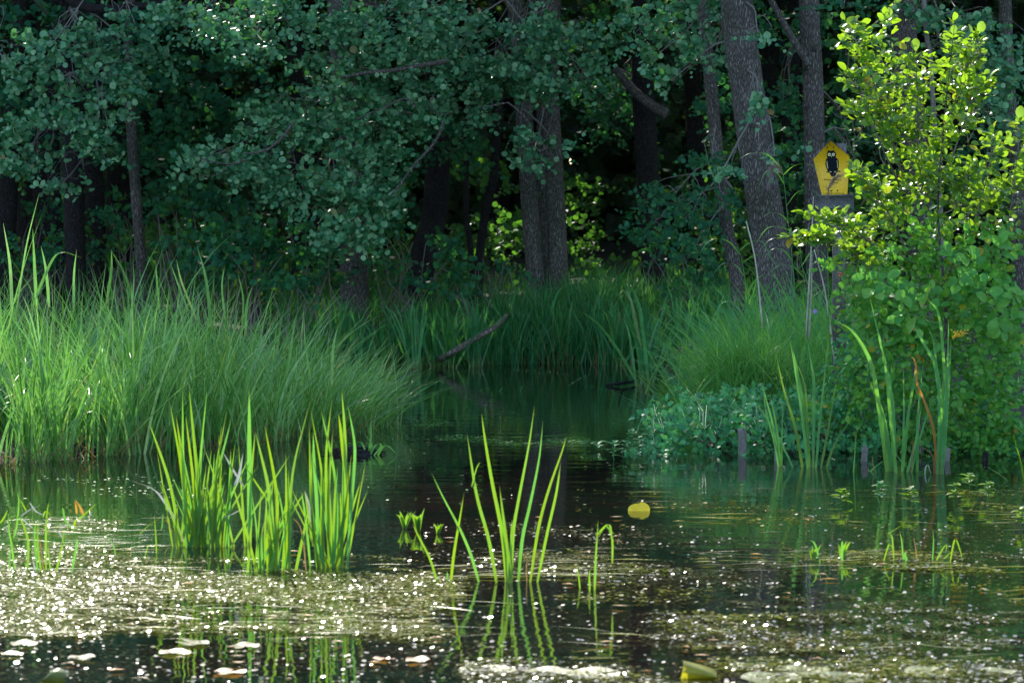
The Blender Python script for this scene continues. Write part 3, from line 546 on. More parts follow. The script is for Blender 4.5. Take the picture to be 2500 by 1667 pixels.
# individual taller blades above the bed
ORD = ['leftmost', 'second', 'third', 'fourth', 'fifth', 'sixth', 'seventh', 'eighth', 'ninth', 'tenth', 'eleventh', 'twelfth', 'thirteenth', 'fourteenth', 'fifteenth', 'sixteenth', 'seventeenth', 'eighteenth']; trank = {}
tall = [((40, 700), (95, 475), 5), ((30, 720), (8, 545), 9), ((75, 700), (200, 630), 9, 1), ((120, 690), (100, 600), 8), ((90, 700), (80, 560), 9), ((260, 680), (272, 610), 8), ((330, 690), (270, 610), 7), ((390, 700), (380, 640), 6), ((480, 720), (430, 632), 6),
        ((515, 740), (482, 602), 9), ((550, 720), (548, 650), 6), ((600, 760), (615, 700), 8), ((590, 760), (580, 665), 6), ((460, 700), (415, 640), 5), ((180, 700), (187, 610), 7), ((700, 860), (722, 770), 7), ((810, 880), (826, 790), 8), ((760, 870), (742, 765), 5)]
for k, a in enumerate(sorted(tall, key=lambda a: a[1][0])):
    t = thing('reed_blade', at(a[0][0], a[0][1] + 60, 33), 'single long leaf sticking out above the left sedge, ' + ORD[k] + ' counted from the left', 'reed blade', 'long single leaves above the left sedge')
    b, tp_ = at(a[0][0], a[0][1] + 60, 33), at(a[1][0], a[1][1], 33); b[2] = max(b[2], .2); mid = (b + tp_) / 2 + np.array([rng.normal() * .02, 0, .05])
    pts = [b, mid, tp_]
    if len(a) > 3: pts = [b, at(120, 650, 33), at(150, 616, 33), tp_]
    strap_leaf(t, pts, a[2] / 270 * .95, M['sedge'], rng, yaw=rng.uniform(-.3, .3))

# far bank irises
def iris_proto(seed, h, nl, mat, spread=.22, w=.022):
    rg = np.random.default_rng(seed); t = thing('iris_clump', (0, 0, 0), 'x', 'iris')
    for k in range(nl):
        a = rg.normal() * spread; b = rg.normal() * spread * .6; hh = h * rg.uniform(.65, 1.05); x0 = rg.normal() * .05; y0 = rg.normal() * .05
        dr_ = rg.uniform(0, .5) * abs(a) * 1.6 + .01
        strap_leaf(t, [(x0, y0, -.03), (x0 + a * .4, y0 + b * .4, hh * .5), (x0 + a * .8, y0 + b * .8, hh * .85), (x0 + a * 1.25, y0 + b * 1.2, hh * (1 - dr_ * .2))], w * rg.uniform(.7, 1.2), mat, rg, n=8)
    return t
def copy_tree(o, parent=None):
    c = o.copy(); COL.objects.link(c); c.parent = parent
    for ch in list(o.children): copy_tree(ch, c)
    return c
ORD = ['first', 'second', 'third', 'fourth', 'fifth', 'sixth', 'seventh', 'eighth', 'ninth', 'tenth', 'eleventh', 'twelfth', 'thirteenth', 'fourteenth', 'fifteenth', 'sixteenth', 'seventeenth', 'eighteenth']; zc = {}
protoI = [iris_proto(50 + k, .94, 17, M['iris_dark'], .2, .034) for k in range(4)]
spots = [(x, W_) for x, W_ in zip(np.linspace(760, 1640, 27), rng.uniform(-14, 5, 27))]
for k, (px_, dy) in enumerate(spots):
    o = protoI[k] if k < 4 else copy_tree(protoI[k % 4])
    p_ = wat(px_ + rng.normal() * 8, 893 + dy); o.location = p_; o.rotation_euler = (0, 0, 0 if k < 4 else rng.uniform(-.8, .8) + (math.pi if rng.random() < .5 else 0)); s_ = rng.uniform(.8, 1.15); o.scale = (s_, s_, s_)
    zone = 'above the drooping tip of the left sedge' if px_ < 900 else 'left of the fallen log' if px_ < 1040 else 'beside the fallen log' if px_ < 1265 else 'below the twin trunks' if px_ < 1400 else 'right of the twin trunks'
    zc[zone] = zc.get(zone, 0) + 1
    tag(o, ORD[zc[zone] - 1] + ' dark far-bank iris clump from the left ' + zone, 'iris', 'iris clumps along the far waterline')
o = copy_tree(protoI[0]); o.location = wat(1575, 945); o.scale = (1.25,) * 3; tag(o, 'tall spreading iris clump in the water before the far reeds, left of the right bank', 'iris'); 
if 'group' in o: del o['group']
# fine filler reeds at the far bank
n = 5200; x = rng.uniform(-3.2, 3.2, n); y = rng.uniform(47.7, 50.4, n); y = y + .2 * np.sin(x * 3)
hh = rng.uniform(.4, .92, n) * np.interp(x, [-3.2, -1, .4, 1.2, 2.2], [.9, .85, .95, 1.1, 1.0])
mb = blades(MB(), rng, np.stack([x, y, np.maximum(land(x, y), -.02)], 1), hh, rng.normal(size=(n, 2)) * .13, rng.uniform(0, .25, n), rng.uniform(.010, .028, n), 6, droop=rng.uniform(0, .25, n))
tag(mb.build('far_reeds', M['iris_dark']), 'dense dark reeds behind the far waterline', 'reeds', kind='stuff')
n = 1300; x = rng.normal(size=n) * .36 + 1.45; y = rng.uniform(49.8, 51.3, n)
mb = blades(MB(), rng, np.stack([x, y, land(x, y)], 1), rng.uniform(.45, .8, n) * (1 - .2 * np.abs(x - 1.45)), rng.normal(size=(n, 2)) * .16 + [-.06, -.05], rng.uniform(.1, .5, n), rng.uniform(.007, .012, n), 7, droop=rng.uniform(.1, .5, n))
tag(mb.build('shining_grass', M['tussock']), 'sunlit arching grass right of the twin trunks', 'grass', kind='stuff')
n = 160; x = rng.uniform(-3, 3, n); y = rng.uniform(47.7, 48.4, n)
mb = blades(MB(), rng, np.stack([x, y, np.full(n, -.01)], 1), rng.uniform(.15, .7, n), rng.normal(size=(n, 2)) * .14, rng.uniform(0, .3, n), .012, 5, droop=rng.uniform(0, .6, n))
tag(mb.build('dead_reeds', M['dry']), 'dead brown reed leaves tangled among the far waterline irises', 'reeds', kind='stuff')
# log
t = thing('fallen_log', wat(1060, 888), 'fallen weathered branch slanting from the far water up into the reeds', 'log')
mb = MB(); lp = smooth_path([wat(1040, 892, -.05) + [0, -.2, 0], at(1090, 868, 46.9), at(1150, 832, 46.95), at(1208, 798, 47.1), at(1255, 752, 49.6), at(1295, 722, 50.2)], 26)
tube(mb, lp, np.interp(np.linspace(0, 1, 26), [0, .1, .5, 1], [.04, .055, .050, .03]) * .72, 12, rough=.09, seed=3); mb.build('trunk', M['log'], t, smooth=True)
mb = MB(); tube(mb, smooth_path([at(1180, 822, 47.3), at(1192, 812, 47.2), at(1198, 800, 47.1)], 5), [.02, .015, .006], 7); mb.build('branch_stub', M['log'], t, smooth=True)
t = thing('driftwood', wat(1490, 935), 'dark forked stick lying half sunk at the left of the right bank', 'driftwood'); mb = MB()
tube(mb, smooth_path([wat(1480, 940, .01), wat(1520, 935, .04), wat(1570, 930, .02)], 8), [.01, .018, .02, .02, .02, .018, .015, .01], 7, rough=.1); tube(mb, [wat(1520, 935, .04), wat(1508, 935, .13)], [.012, .004], 6); mb.build('stick', M['bark_dark'], t, smooth=True)

# ================================================================== RIGHT BANK
rng = np.random.default_rng(21)
t = thing('sedge_tussock', at(1840, 960, 33.6), 'rounded tussock of fine bright grass on the right bank left of the bush', 'grass tussock')
n = 1600; cx0 = at(1830, 960, 33.6); a = rng.uniform(0, 6.28, n); B = np.stack([cx0[0] + rng.normal(size=n) * .22, cx0[1] + rng.normal(size=n) * .18, np.full(n, .35)], 1)
sp = rng.gamma(3., .12, n); lean = np.stack([np.cos(a) * sp, np.sin(a) * sp * .8], 1)
mb = blades(MB(), rng, B, rng.uniform(.35, 1.05, n), lean, rng.uniform(.0, .45, n), rng.uniform(.007, .013, n), 9, droop=rng.uniform(.1, 1.05, n)); mb.build('leaves', M['tussock'], t, kind='stuff')
# broad arching grass and reeds behind the tussock
n = 1100; px_ = rng.uniform(1640, 2120, n); yy = rng.uniform(34, 37, n); B = np.stack([(px_ - 1250) / F * yy, yy, np.zeros(n)], 1); B[:, 2] = land(B[:, 0], yy)
mb = blades(MB(), rng, B, rng.uniform(.6, 1.25, n) * np.interp(px_, [1640, 1850, 2100], [.65, 1, 1.1]), rng.normal(size=(n, 2)) * .2 + [-.08, 0], rng.uniform(.0, .5, n), rng.uniform(.014, .032, n), 8, droop=rng.uniform(0, .4, n))
tag(mb.build('bank_reeds', M['iris_teal']), 'blue-green arching reeds growing behind the tussock and the sign post', 'reeds', kind='stuff')
# leafy herbs along the waterside
herb_bl = [(1750, 960, 110, 22, 32.6), (1860, 980, 120, 35, 32.3), (1900, 1030, 140, 60, 31.9), (1700, 1020, 100, 45, 32), (2300, 1010, 160, 70, 32), (1640, 1040, 75, 55, 31.8), (1700, 1080, 100, 55, 31.4), (1800, 1060, 110, 70, 31.6), (1900, 1080, 110, 60, 31.3), (2020, 1060, 110, 80, 31.4), (2120, 1080, 90, 60, 31.3), (1620, 1095, 60, 28, 31.3), (1600, 1000, 40, 25, 32), (1740, 1000, 80, 30, 32.1),
           (1960, 990, 80, 60, 31.8), (2060, 960, 70, 80, 31.6), (2090, 850, 60, 90, 31.6), (1820, 1120, 180, 15, 31.1), (2230, 1090, 120, 50, 31.6), (2360, 1080, 120, 60, 31.4), (2470, 1080, 60, 70, 31.3), (2420, 980, 90, 80, 31.6), (2180, 980, 90, 90, 31.9), (1540, 1110, 30, 14, 31.2)]
t = thing('herb_bank', at(1850, 1120, 31.6), 'bank of dark teal nettle-like herbs hanging over the right waterside', 'herbs')
L4 = spray(rng, [b + (.35,) for b in herb_bl], .072, 3.0, per=7, tl=.22, gap=.10, face=(0, -.75, .65), jit=.55); foliage(t, L4, T_HERB, T_HERB, M['herb'], rng, 300)
mb = MB()
for b in herb_bl:
    c, r = px_ell(*b, .3)
    for _ in range(10):
        q_, _d = ellip(rng, 1, c, r); limb(mb, (q_[0][0] + rng.normal() * .1, 31.4, max(.0, min(.2, q_[0][2] - .1))), q_[0], .004, .002, rng, .02, 5)
mb.build('stems', M['herb'], t, kind='stuff')

tg = thing('vine_tangle', at(2250, 1100, 31.4), 'tangle of climbing vine leaves filling the bush foot down to the water', 'vine')
tbl = [(2240, 1000, 170, 100, 31.3), (2400, 1000, 120, 110, 31.2), (2110, 900, 80, 130, 31.2), (2230, 850, 130, 90, 31.2), (2370, 860, 130, 90, 31.1), (2470, 900, 60, 120, 31), (2090, 760, 60, 90, 31.3), (2130, 680, 70, 60, 31.2), (2300, 1070, 200, 45, 31.1), (2050, 1010, 90, 80, 31.3), (2450, 1060, 80, 60, 31)]
L5 = spray(rng, [b + (.4,) for b in tbl], .070, 2.6, per=7, tl=.24, gap=.18, face=(0, -.7, .65), jit=.6); foliage(tg, L5, T_HERB, T_HERB, M['bush_shade'], rng, 200)
# the bright alder bush
rng = np.random.default_rng(31); YB = 30.6
bush = thing('alder_bush', at(2260, 1140, 31.2), 'young alder bush with sunlit yellow-green shoots on the right bank beside the sign', 'bush')
shoots = [[(2250, 1120), (2230, 800), (2205, 500), (2180, 250), (2172, 20)], [(2290, 1120), (2310, 800), (2290, 520), (2305, 300), (2330, 62)], [(2200, 420), (2150, 250), (2105, 130), (2070, 62)], [(2195, 450), (2140, 330), (2100, 230), (2072, 186)],
          [(2225, 640), (2180, 540), (2135, 470), (2092, 412)], [(2230, 760), (2110, 640), (2010, 588), (1932, 580)], [(2290, 480), (2340, 340), (2370, 250), (2408, 200)], [(2350, 900), (2440, 640), (2480, 420), (2490, 290)],
          [(2300, 360), (2340, 220), (2365, 150), (2385, 95)], [(2190, 380), (2140, 300), (2085, 268)], [(2240, 440), (2240, 260), (2236, 136)], [(2300, 700), (2370, 560), (2410, 430), (2424, 335)], [(2180, 640), (2080, 560), (1985, 528)], [(2320, 560), (2420, 480), (2460, 450)], [(2230, 520), (2260, 430), (2280, 365)], [(2310, 560), (2350, 470), (2370, 410)]]
P4 = []; bmb = MB()
for k, s_ in enumerate(shoots):
    Yk = YB + rng.uniform(-.3, .35); pts = smooth_path([at(x, y, YB + .25 if (j == 0 and k > 1) else Yk) for j, (x, y) in enumerate(s_)], 40)
    mb = MB(); tube(mb, pts, np.linspace(.018 if k < 2 else .009, .002, 40), 7, rough=.04); mb.build('branch', M['bark'] if k < 2 else M['twig'], bush, smooth=True)
    # side twigs with leaves on the upper part
    for j in range(10, 40, 1):
        if pts[j][2] < 1.0 or rng.random() < .12: continue
        for _ in range(2):
            a = rng.uniform(0, 6.28); d = nrm(np.array([math.cos(a), math.sin(a) * .7, rng.uniform(.2, .9)])); frac = j / 40; ln = .30 * (1 - frac * .7)
            n_ = 2 + int(4 * (1 - frac))
            P4.append(twig_leaves(rng, pts[j][None], d[None], n_, ln, .080, (0, -.35, .85), .6, .1)); tube(bmb, [pts[j], pts[j] + d * ln * .9], [.003, .0012], 4, cap=False)
    P4.append(twig_leaves(rng, pts[-3:-2], nrm(pts[-1:] - pts[-3:-2]), 3, .10, .115, (0, -.3, .9), .4, 0))
bush_bl = [(2078, 95, 22, 18), (2100, 130, 36, 22), (2158, 75, 20, 36), (2165, 135, 36, 34), (2115, 190, 40, 24), (2180, 205, 36, 34), (2130, 245, 48, 24), (2190, 275, 52, 34), (2102, 264, 26, 14), (2235, 180, 22, 28), (2250, 240, 38, 34), (2328, 95, 28, 28), (2320, 150, 44, 28), (2372, 112, 16, 12),
           (2332, 212, 44, 28), (2385, 208, 20, 14), (2300, 268, 52, 28), (2375, 272, 20, 16), (2240, 310, 62, 28), (2320, 312, 32, 20), (2170, 330, 34, 20), (2210, 368, 50, 24), (2290, 368, 42, 24), (2112, 430, 20, 16), (2130, 455, 36, 18), (2190, 445, 45, 30), (2280, 420, 55, 28), (2350, 425, 42, 26), (2300, 475, 75, 28), (2400, 462, 45, 24), (2455, 482, 36, 24),
           (2482, 340, 18, 34), (2474, 405, 24, 22), (2424, 350, 12, 16), (1955, 586, 24, 10), (2000, 575, 30, 12), (2025, 540, 34, 12), (2060, 575, 36, 18), (2100, 552, 45, 20), (2120, 595, 45, 25), (2165, 530, 45, 28), (2085, 632, 28, 15)]
bush_bl = [b + (YB,) for b in bush_bl]
L1 = spray(rng, [b + (.35,) for b in bush_bl], .080, 2.6, per=5, tl=.24, gap=.2, face=(0, -.3, .8), jit=.7, upf=.7)
low_bl = [(2240, 540, 90, 50, YB + .15), (2350, 560, 100, 50, YB + .1), (2450, 590, 60, 60, YB), (2200, 620, 90, 45, YB + .1), (2310, 640, 110, 50, YB + .1), (2150, 700, 100, 60, YB + .2), (2060, 640, 60, 30, YB), (2250, 720, 130, 70, YB + .1), (2400, 720, 120, 70, YB - .1), (2350, 820, 160, 80, YB), (2200, 840, 120, 80, YB + .2), (2430, 870, 80, 90, YB), (2290, 930, 140, 70, YB + .2), (2140, 780, 70, 60, YB + .3), (2480, 760, 50, 80, YB - .2), (2280, 780, 200, 120, YB + .7)]
L2 = spray(rng, [b + (.35,) for b in low_bl], .078, 2.3, per=6, tl=.26, gap=.2, face=(0, -.75, .6), jit=.45)
for x, y in [(2450, 700), (2430, 620), (2380, 660), (2330, 640), (2210, 690), (2200, 740), (2280, 710), (2370, 730), (2460, 760), (2230, 760), (2120, 700), (2350, 700), (2420, 760)]:
    c, r = px_ell(x, y, 22, 16, YB - .5, .1); P_, d = ellip(rng, 3, c, r); L2 = [np.concatenate([u, v]) for u, v in zip(L2, twig_leaves(rng, P_, nrm(d * [1, .4, 1]), 3, .12, .125, (0, -.9, .5), .3))]
A = [np.concatenate(x) for x in zip(*(P4 + [tuple(L1)]))]
foliage(bush, A, T_ALDER, T_ALDER, M['bush'], rng, 190, 'sunlit_foliage'); foliage(bush, L2, T_ALDER, T_ALDER, M['bush_shade'], rng, 110, 'lower_foliage')
for b in bush_bl + low_bl:
    c, r = px_ell(*b)
    for _ in range(2):
        q_, _d = ellip(rng, 1, c, r * .9); limb(bmb, c + [0, .3, -.25], q_[0], .005, .0015, rng, .02, 6)
bmb.build('twigs', M['twig'], bush)

# ------------------------------------------------------------------ the sign
YS = 32.6
def sp_(x, y, d=0.0): return at(x, y, YS - d)
def zoomed(x, y): return 1980 + x / 9.8, 330 + y / 9.8
def plate(name, pts, mat, parent, d0, d1):
    fr = np.array([sp_(x, y, d1) for x, y in pts]); bk = fr + [0, d1 - d0, 0]; n = len(pts); mb = MB(); c = fr.mean(0)
    tr = [(2 * n, k, (k + 1) % n) for k in range(n)] + [(2 * n + 1, n + (k + 1) % n, n + k) for k in range(n)]
    qd = [(k, (k + 1) % n, n + (k + 1) % n, n + k) for k in range(n)]
    mb.add(np.vstack([fr, bk, c, bk.mean(0)]), qd, tr); return mb.build(name, mat, parent)
wood = barkmat('grey_weathered_wood', (.17, .18, .19), (.27, .27, .27), 1.0, .3)
for nn_ in wood.node_tree.nodes:
    if nn_.type == 'MAPPING': nn_.inputs['Scale'].default_value = (3, 20, 60)
wood_v = barkmat('grey_weathered_post', (.2, .19, .18), (.34, .32, .3), 1.0, .3)
for nn_ in wood_v.node_tree.nodes:
    if nn_.type == 'MAPPING': nn_.inputs['Scale'].default_value = (60, 20, 3)
yel = plain('yellow_enamel', (.85, .50, .008), .45, .5, .10, 60); blk = plain('black_enamel', (.006, .009, .014), .7, .1, .1); cream = plain('cream_print', (.62, .56, .30), .5, .4, .05)
post = thing('sign_post', at(2050, 1000, YS + .09), 'grey weathered wooden post carrying the yellow owl sign, with two planks across it', 'post')
def boxm(name, c0, c1, mat, parent):
    a, b = np.minimum(c0, c1), np.maximum(c0, c1); v = np.array([[x, y, z] for x in (a[0], b[0]) for y in (a[1], b[1]) for z in (a[2], b[2])])
    return MB().add(v, [[0, 1, 3, 2], [4, 6, 7, 5], [0, 4, 5, 1], [2, 3, 7, 6], [0, 2, 6, 4], [1, 5, 7, 3]]).build(name, mat, parent)
pw = np.array([0, .10, 0]); a = sp_(2034, 700); b = sp_(2068, 350)
boxm('upright', (a[0], YS + .035, .2), (b[0], YS + .10, sp_(0, 350)[2]), wood_v, post)
fr_ = [zoomed(465, 80), zoomed(580, 215), zoomed(275, 310)]
plate('gable_board', [(2027.5, 338), (2066, 378), (2062, 470), (2010, 470), (2004, 366)], wood_v, post, -.030, -.004)
for y0, y1, x0, x1 in ((480, 509.5, 1990, 2084), (511, 546, 1991, 2085)):
    plate('plank', [(x0, y0), (x1, y0 - 2), (x1 + 1, y1 - 1), (x0 + 1, y1)], wood, post, -.030, -.003)
plate('cap_strip', [(1989, 477), (2083, 474.5), (2083, 478), (1989, 480)], wood, post, -.032, .012)
sign = thing('owl_sign', sp_(2030, 478), 'yellow five-sided nature reserve sign with a black owl, fixed to the grey post', 'sign')
z_ = zoomed
plate('panel', [z_(470, 140), z_(925, 515), z_(870, 1415), z_(262, 1462), z_(58, 570)], yel, sign, .0, .004)
owl = [(395, 345), (410, 365), (440, 375), (475, 377), (510, 375), (540, 368), (553, 345), (558, 385), (575, 400), (595, 430), (604, 470), (600, 505), (590, 530), (615, 550), (640, 580), (658, 620), (666, 670), (662, 730), (655, 790), (640, 850), (625, 858), (690, 852), (703, 862), (698, 876), (625, 888), (610, 910), (585, 970), (570, 993), (500, 997), (478, 970), (445, 915), (430, 898), (375, 900), (362, 888), (370, 874), (405, 870), (385, 830), (365, 780), (350, 720), (346, 660), (352, 610), (370, 570), (392, 545), (378, 510), (374, 460), (385, 420), (402, 395)]
n = len(owl)
def flat(name, pts, mat, d):
    v = [Vector((x, -y, 0)) for x, y in pts]; from mathutils.geometry import tessellate_polygon
    tr = tessellate_polygon([v]); mb = MB(); mb.add([sp_(*z_(x, y), d) for x, y in pts], None, tr); return mb.build(name, mat, sign)
def disc(name, cx, cy, r, mat, d, ry=None): return flat(name, [(cx + r * math.cos(a), cy + (ry or r) * math.sin(a)) for a in np.linspace(0, 6.283, 15)[:-1]], mat, d)
flat('owl_emblem', owl, blk, .0055)
for ex in (437, 537):
    disc('eye', ex, 467, 38, cream, .007); disc('pupil', ex, 467, 11, M['red'] if False else blk, .0085)
flat('beak', [(488, 490), (500, 510), (490, 538), (478, 512)], cream, .007)
flat('wing_line', [(373, 622), (388, 622), (395, 720), (412, 805), (400, 808), (380, 720)], cream, .007); flat('wing_line', [(614, 606), (625, 606), (642, 700), (637, 790), (626, 790), (628, 700)], cream, .007)
for fx in (465, 580): flat('claw', [(fx - 22, 865), (fx - 4, 872), (fx, 895), (fx + 4, 872), (fx + 22, 865), (fx + 22, 892), (fx + 12, 900), (fx + 6, 882), (fx - 6, 882), (fx - 12, 900), (fx - 22, 892)], cream, .007)
for x, y in ((391, 294), (543, 287), (487, 1336), (632, 1330)): disc('screw_head', x, y, 18, blk, .0065)
def lettering(s, x, y, hpx, wpx, name):
    cu = bpy.data.curves.new(name, 'FONT'); cu.body = s; cu.align_x = 'CENTER'; cu.extrude = 0
    o = bpy.data.objects.new(name, cu); COL.objects.link(o); bpy.context.view_layer.update()
    me = bpy.data.meshes.new_from_object(o.evaluated_get(bpy.context.evaluated_depsgraph_get())); bpy.data.objects.remove(o)
    co = np.array([v.co[:] for v in me.vertices]); w_ = np.ptp(co[:, 0]); hh_ = .70
    p0 = sp_(*z_(x, y), .0057); k = 1 / 9.8 / (F / YS)
    co2 = np.zeros_like(co); co2[:, 0] = p0[0] + (co[:, 0] - co[:, 0].min() - w_ / 2) * wpx * k / w_; co2[:, 2] = p0[2] + co[:, 1] / hh_ * hpx * k; co2[:, 1] = p0[1]
    me.vertices.foreach_set('co', co2.astype(np.float32).ravel()); me.update(); me.materials.clear(); me.materials.append(blk); put('lettering', me, sign)
lettering('Naturschutz-', 532, 1088, 48, 425, 'a'); lettering('gebiet', 560, 1155, 44, 190, 'b'); lettering('Land Brandenburg', 562, 1408, 36, 440, 'c')
t = thing('hanging_wire', sp_(2010, 350, .02), 'thin dark wire curling over the top of the owl sign', 'wire')
mb = MB(); tube(mb, smooth_path([sp_(*z_(-40, 240), .0), sp_(*z_(150, 175), .01), sp_(*z_(370, 160), .02), sp_(*z_(440, 200), .02), sp_(*z_(458, 262), .012)], 18), .0016, 5); mb.build('wire', M['bark_dark'], t)

# phragmites reeds beside the sign
def reed_plant(label, stem_px, Y, plume=None, leaves_=8, seed=0):
    rg = np.random.default_rng(seed); pts = smooth_path([at(x, y, Y) for x, y in stem_px], 30); t = thing('common_reed', pts[0], label, 'reed')
    mb = MB(); tube(mb, pts, np.linspace(.0055, .002, 30), 6); mb.build('stem', M['iris_teal'], t, smooth=True)
    for k in range(leaves_):
        j = int(5 + k * 23 / leaves_); b = pts[j]; sd = 1 if k % 2 else -1; L_ = rg.uniform(.22, .42); a = rg.uniform(-.5, .5)
        d = np.array([sd * math.cos(a), math.sin(a) * .6, 0]); up_ = rg.uniform(.3, .9)
        strap_leaf(t, [b, b + d * L_ * .3 + [0, 0, L_ * up_ * .5], b + d * L_ * .7 + [0, 0, L_ * up_ * .55], b + d * L_ + [0, 0, L_ * (up_ * .3 - rg.uniform(0, .5))]], .024, M['iris_teal'], rg, yaw=rg.uniform(.4, 1.2) * sd)
    if plume:
        pp = smooth_path([at(x, y, Y) for x, y in plume], 26); mb = MB(); n = 260; jj = rg.integers(0, 26, n)
        B = pp[jj] + rg.normal(size=(n, 3)) * .004; tan = nrm(np.gradient(pp, axis=0))[jj]
        D = nrm(tan + rg.normal(size=(n, 3)) * .35 + [0, 0, -.3]); leaves(mb, B, D, rg.normal(size=(n, 3)), rg.uniform(.03, .09, n) * .9, (np.array([[-.02, 0, 0], [.02, 0, 0], [.015, 1, 0], [-.015, 1, 0.]]), np.array([[0, 1, 2, 3]])), rg.random(n))
        mb.build('plume', M['plume'], t)
M['plume'] = leafmat('reed_plume', [(0, (.13, .10, .11)), (1, (.22, .18, .17))], trans=(.3, .25, .2), tfac=.3, rough=.8)
reed_plant('tall reed with a brown plume nodding to the left, left of the owl sign', [(1950, 900), (1940, 700), (1925, 550), (1912, 430), (1905, 412)], 31.9, [(1910, 425), (1900, 408), (1886, 412), (1876, 450)], 9, 1)
reed_plant('reed whose grey plume hangs across the lettering of the owl sign', [(2026, 900), (2022, 700), (2020, 560), (2018, 500)], 31.8, [(2020, 510), (2022, 470), (2030, 445), (2045, 430)], 6, 2)
reed_plant('leafy reed stem left of the stout trunk foot', [(1850, 900), (1830, 760), (1812, 640), (1800, 600)], 32.6, None, 8, 3)
reed_plant('leafy reed between the stout trunk and the sign post', [(1975, 920), (1970, 760), (1955, 620), (1945, 560)], 32.4, None, 9, 4)
reed_plant('reed stem right of the sign post under the yellow shoots', [(2080, 900), (2075, 760), (2060, 650), (2065, 600)], 32.4, None, 7, 5)
for k, (a_, b_, lab) in enumerate([((1862, 740), (1822, 540), 'bleached dry stalk leaning before the stout trunk'), ((1975, 770), (1982, 620), 'upright bleached dry stalk, leftmost of the pair joined at the top'), ((2038, 830), (1988, 610), 'bleached dry stalk slanting down to the right below the sign planks'), ((1968, 760), (1986, 480), 'tall straight pale stalk rising at the left edge of the sign planks')]):
    t = thing('dry_stalk', at(*a_, 32), lab, 'stalk'); mb = MB(); tube(mb, smooth_path([at(a_[0], a_[1] + 60, 32), (at(*a_, 32) + at(*b_, 32)) / 2 + [.01, 0, 0], at(*b_, 32)], 10), np.linspace(.008, .005, 10), 6); mb.build('stalk', M['pale'], t, smooth=True)

# irises in the water before the right bank (leaf by leaf)
def zz(o, s, pts): return [(o[0] + x / s, o[1] + y / s) for x, y in pts]
def traced(label, leaves_, o, s, Y, mat, seed, wk=1.0, name='yellow_iris', cat='iris', group=None):
    rg = np.random.default_rng(seed); b0 = zz(o, s, [leaves_[0][0][0]])[0]; t = thing(name, (at(*b0, Y)[0], Y, 0), label, cat, group)
    for L_ in leaves_:
        pts = zz(o, s, L_[0]); w_ = L_[1] / s; mt = M[L_[2]] if len(L_) > 2 else (M['iris_teal'] if mat is M['iris'] and rg.random() < .28 else mat); Yk = Y + rg.normal() * .05
        wp = [at(x, y, Yk) for x, y in pts]; wp[0][2] = min(wp[0][2], -.02) if abs(wp[0][2]) < .12 else wp[0][2]
        if len(wp) == 2: d_ = wp[1] - wp[0]; wp = [wp[0], wp[0] + d_ * .5 + np.array([-d_[0] * .12, 0, d_[2] * .02]), wp[1]]
        strap_leaf(t, wp, w_ / (F / Y) * wk * .86, mt, rg, yaw=rg.uniform(-.45, .45), n=14, blunt=rg.random() < .3)
    return t
O6 = (1650, 600); S6 = 2.613
YI = 29.6
traced('fan of bright iris leaves in the water, left of the two on the right side', [
    ([(815, 1455), (760, 1150), (690, 920), (628, 640)], 26), ([(845, 1455), (800, 1050), (725, 580)], 24), ([(860, 1455), (830, 1100), (770, 780), (745, 650)], 22), ([(875, 1455), (880, 900), (868, 780), (835, 580)], 26), ([(890, 1455), (925, 1050), (980, 550)], 20),
    ([(920, 1450), (975, 1150), (1030, 820)], 20), ([(950, 1455), (1010, 1270), (1140, 1070)], 20), ([(855, 1455), (840, 1200), (825, 900), (760, 720)], 20)], O6, S6, YI, M['iris'], 61)
traced('small iris fan standing just left of the bright fan by the herb bank', [([(660, 1445), (620, 1150), (545, 870)], 22), ([(765, 1455), (690, 1290), (600, 1130), (485, 965)], 20), ([(670, 1445), (650, 1200), (600, 940)], 18), ([(675, 1445), (678, 1230), (680, 1000)], 15), ([(665, 1445), (640, 1300), (575, 1050), (560, 930)], 16), ([(600, 1040), (700, 1030), (850, 1045)], 14)], O6, S6, YI + .1, M['iris_teal'], 62)
YJ = 29.1
traced('tall iris with broad leaves, one bent far to the left, before the bush', [
    ([(1350, 1485), (1290, 1000), (1240, 740), (1130, 550), (1010, 475)], 36), ([(1400, 1485), (1380, 1000), (1310, 640), (1240, 340)], 30), ([(1410, 1485), (1370, 1100), (1340, 800), (1310, 600)], 28), ([(1380, 1485), (1330, 1100), (1240, 870)], 26), ([(1445, 1485), (1480, 1100), (1530, 800), (1510, 740)], 26),
    ([(1465, 1485), (1530, 1250), (1570, 1000)], 24), ([(1440, 1485), (1455, 1100), (1450, 760)], 20), ([(1540, 1485), (1545, 1100), (1580, 720)], 26), ([(1490, 1485), (1570, 1180), (1650, 950)], 20), ([(1355, 1485), (1350, 1250), (1290, 1000), (1230, 850)], 30), ([(1370, 1485), (1385, 1200), (1360, 900), (1380, 750)], 24),
    ([(1200, 1475), (1310, 1380), (1420, 1335)], 18), ([(1535, 1480), (1420, 1350), (1340, 1210)], 9)], O6, S6, YJ, M['iris_teal'], 63)
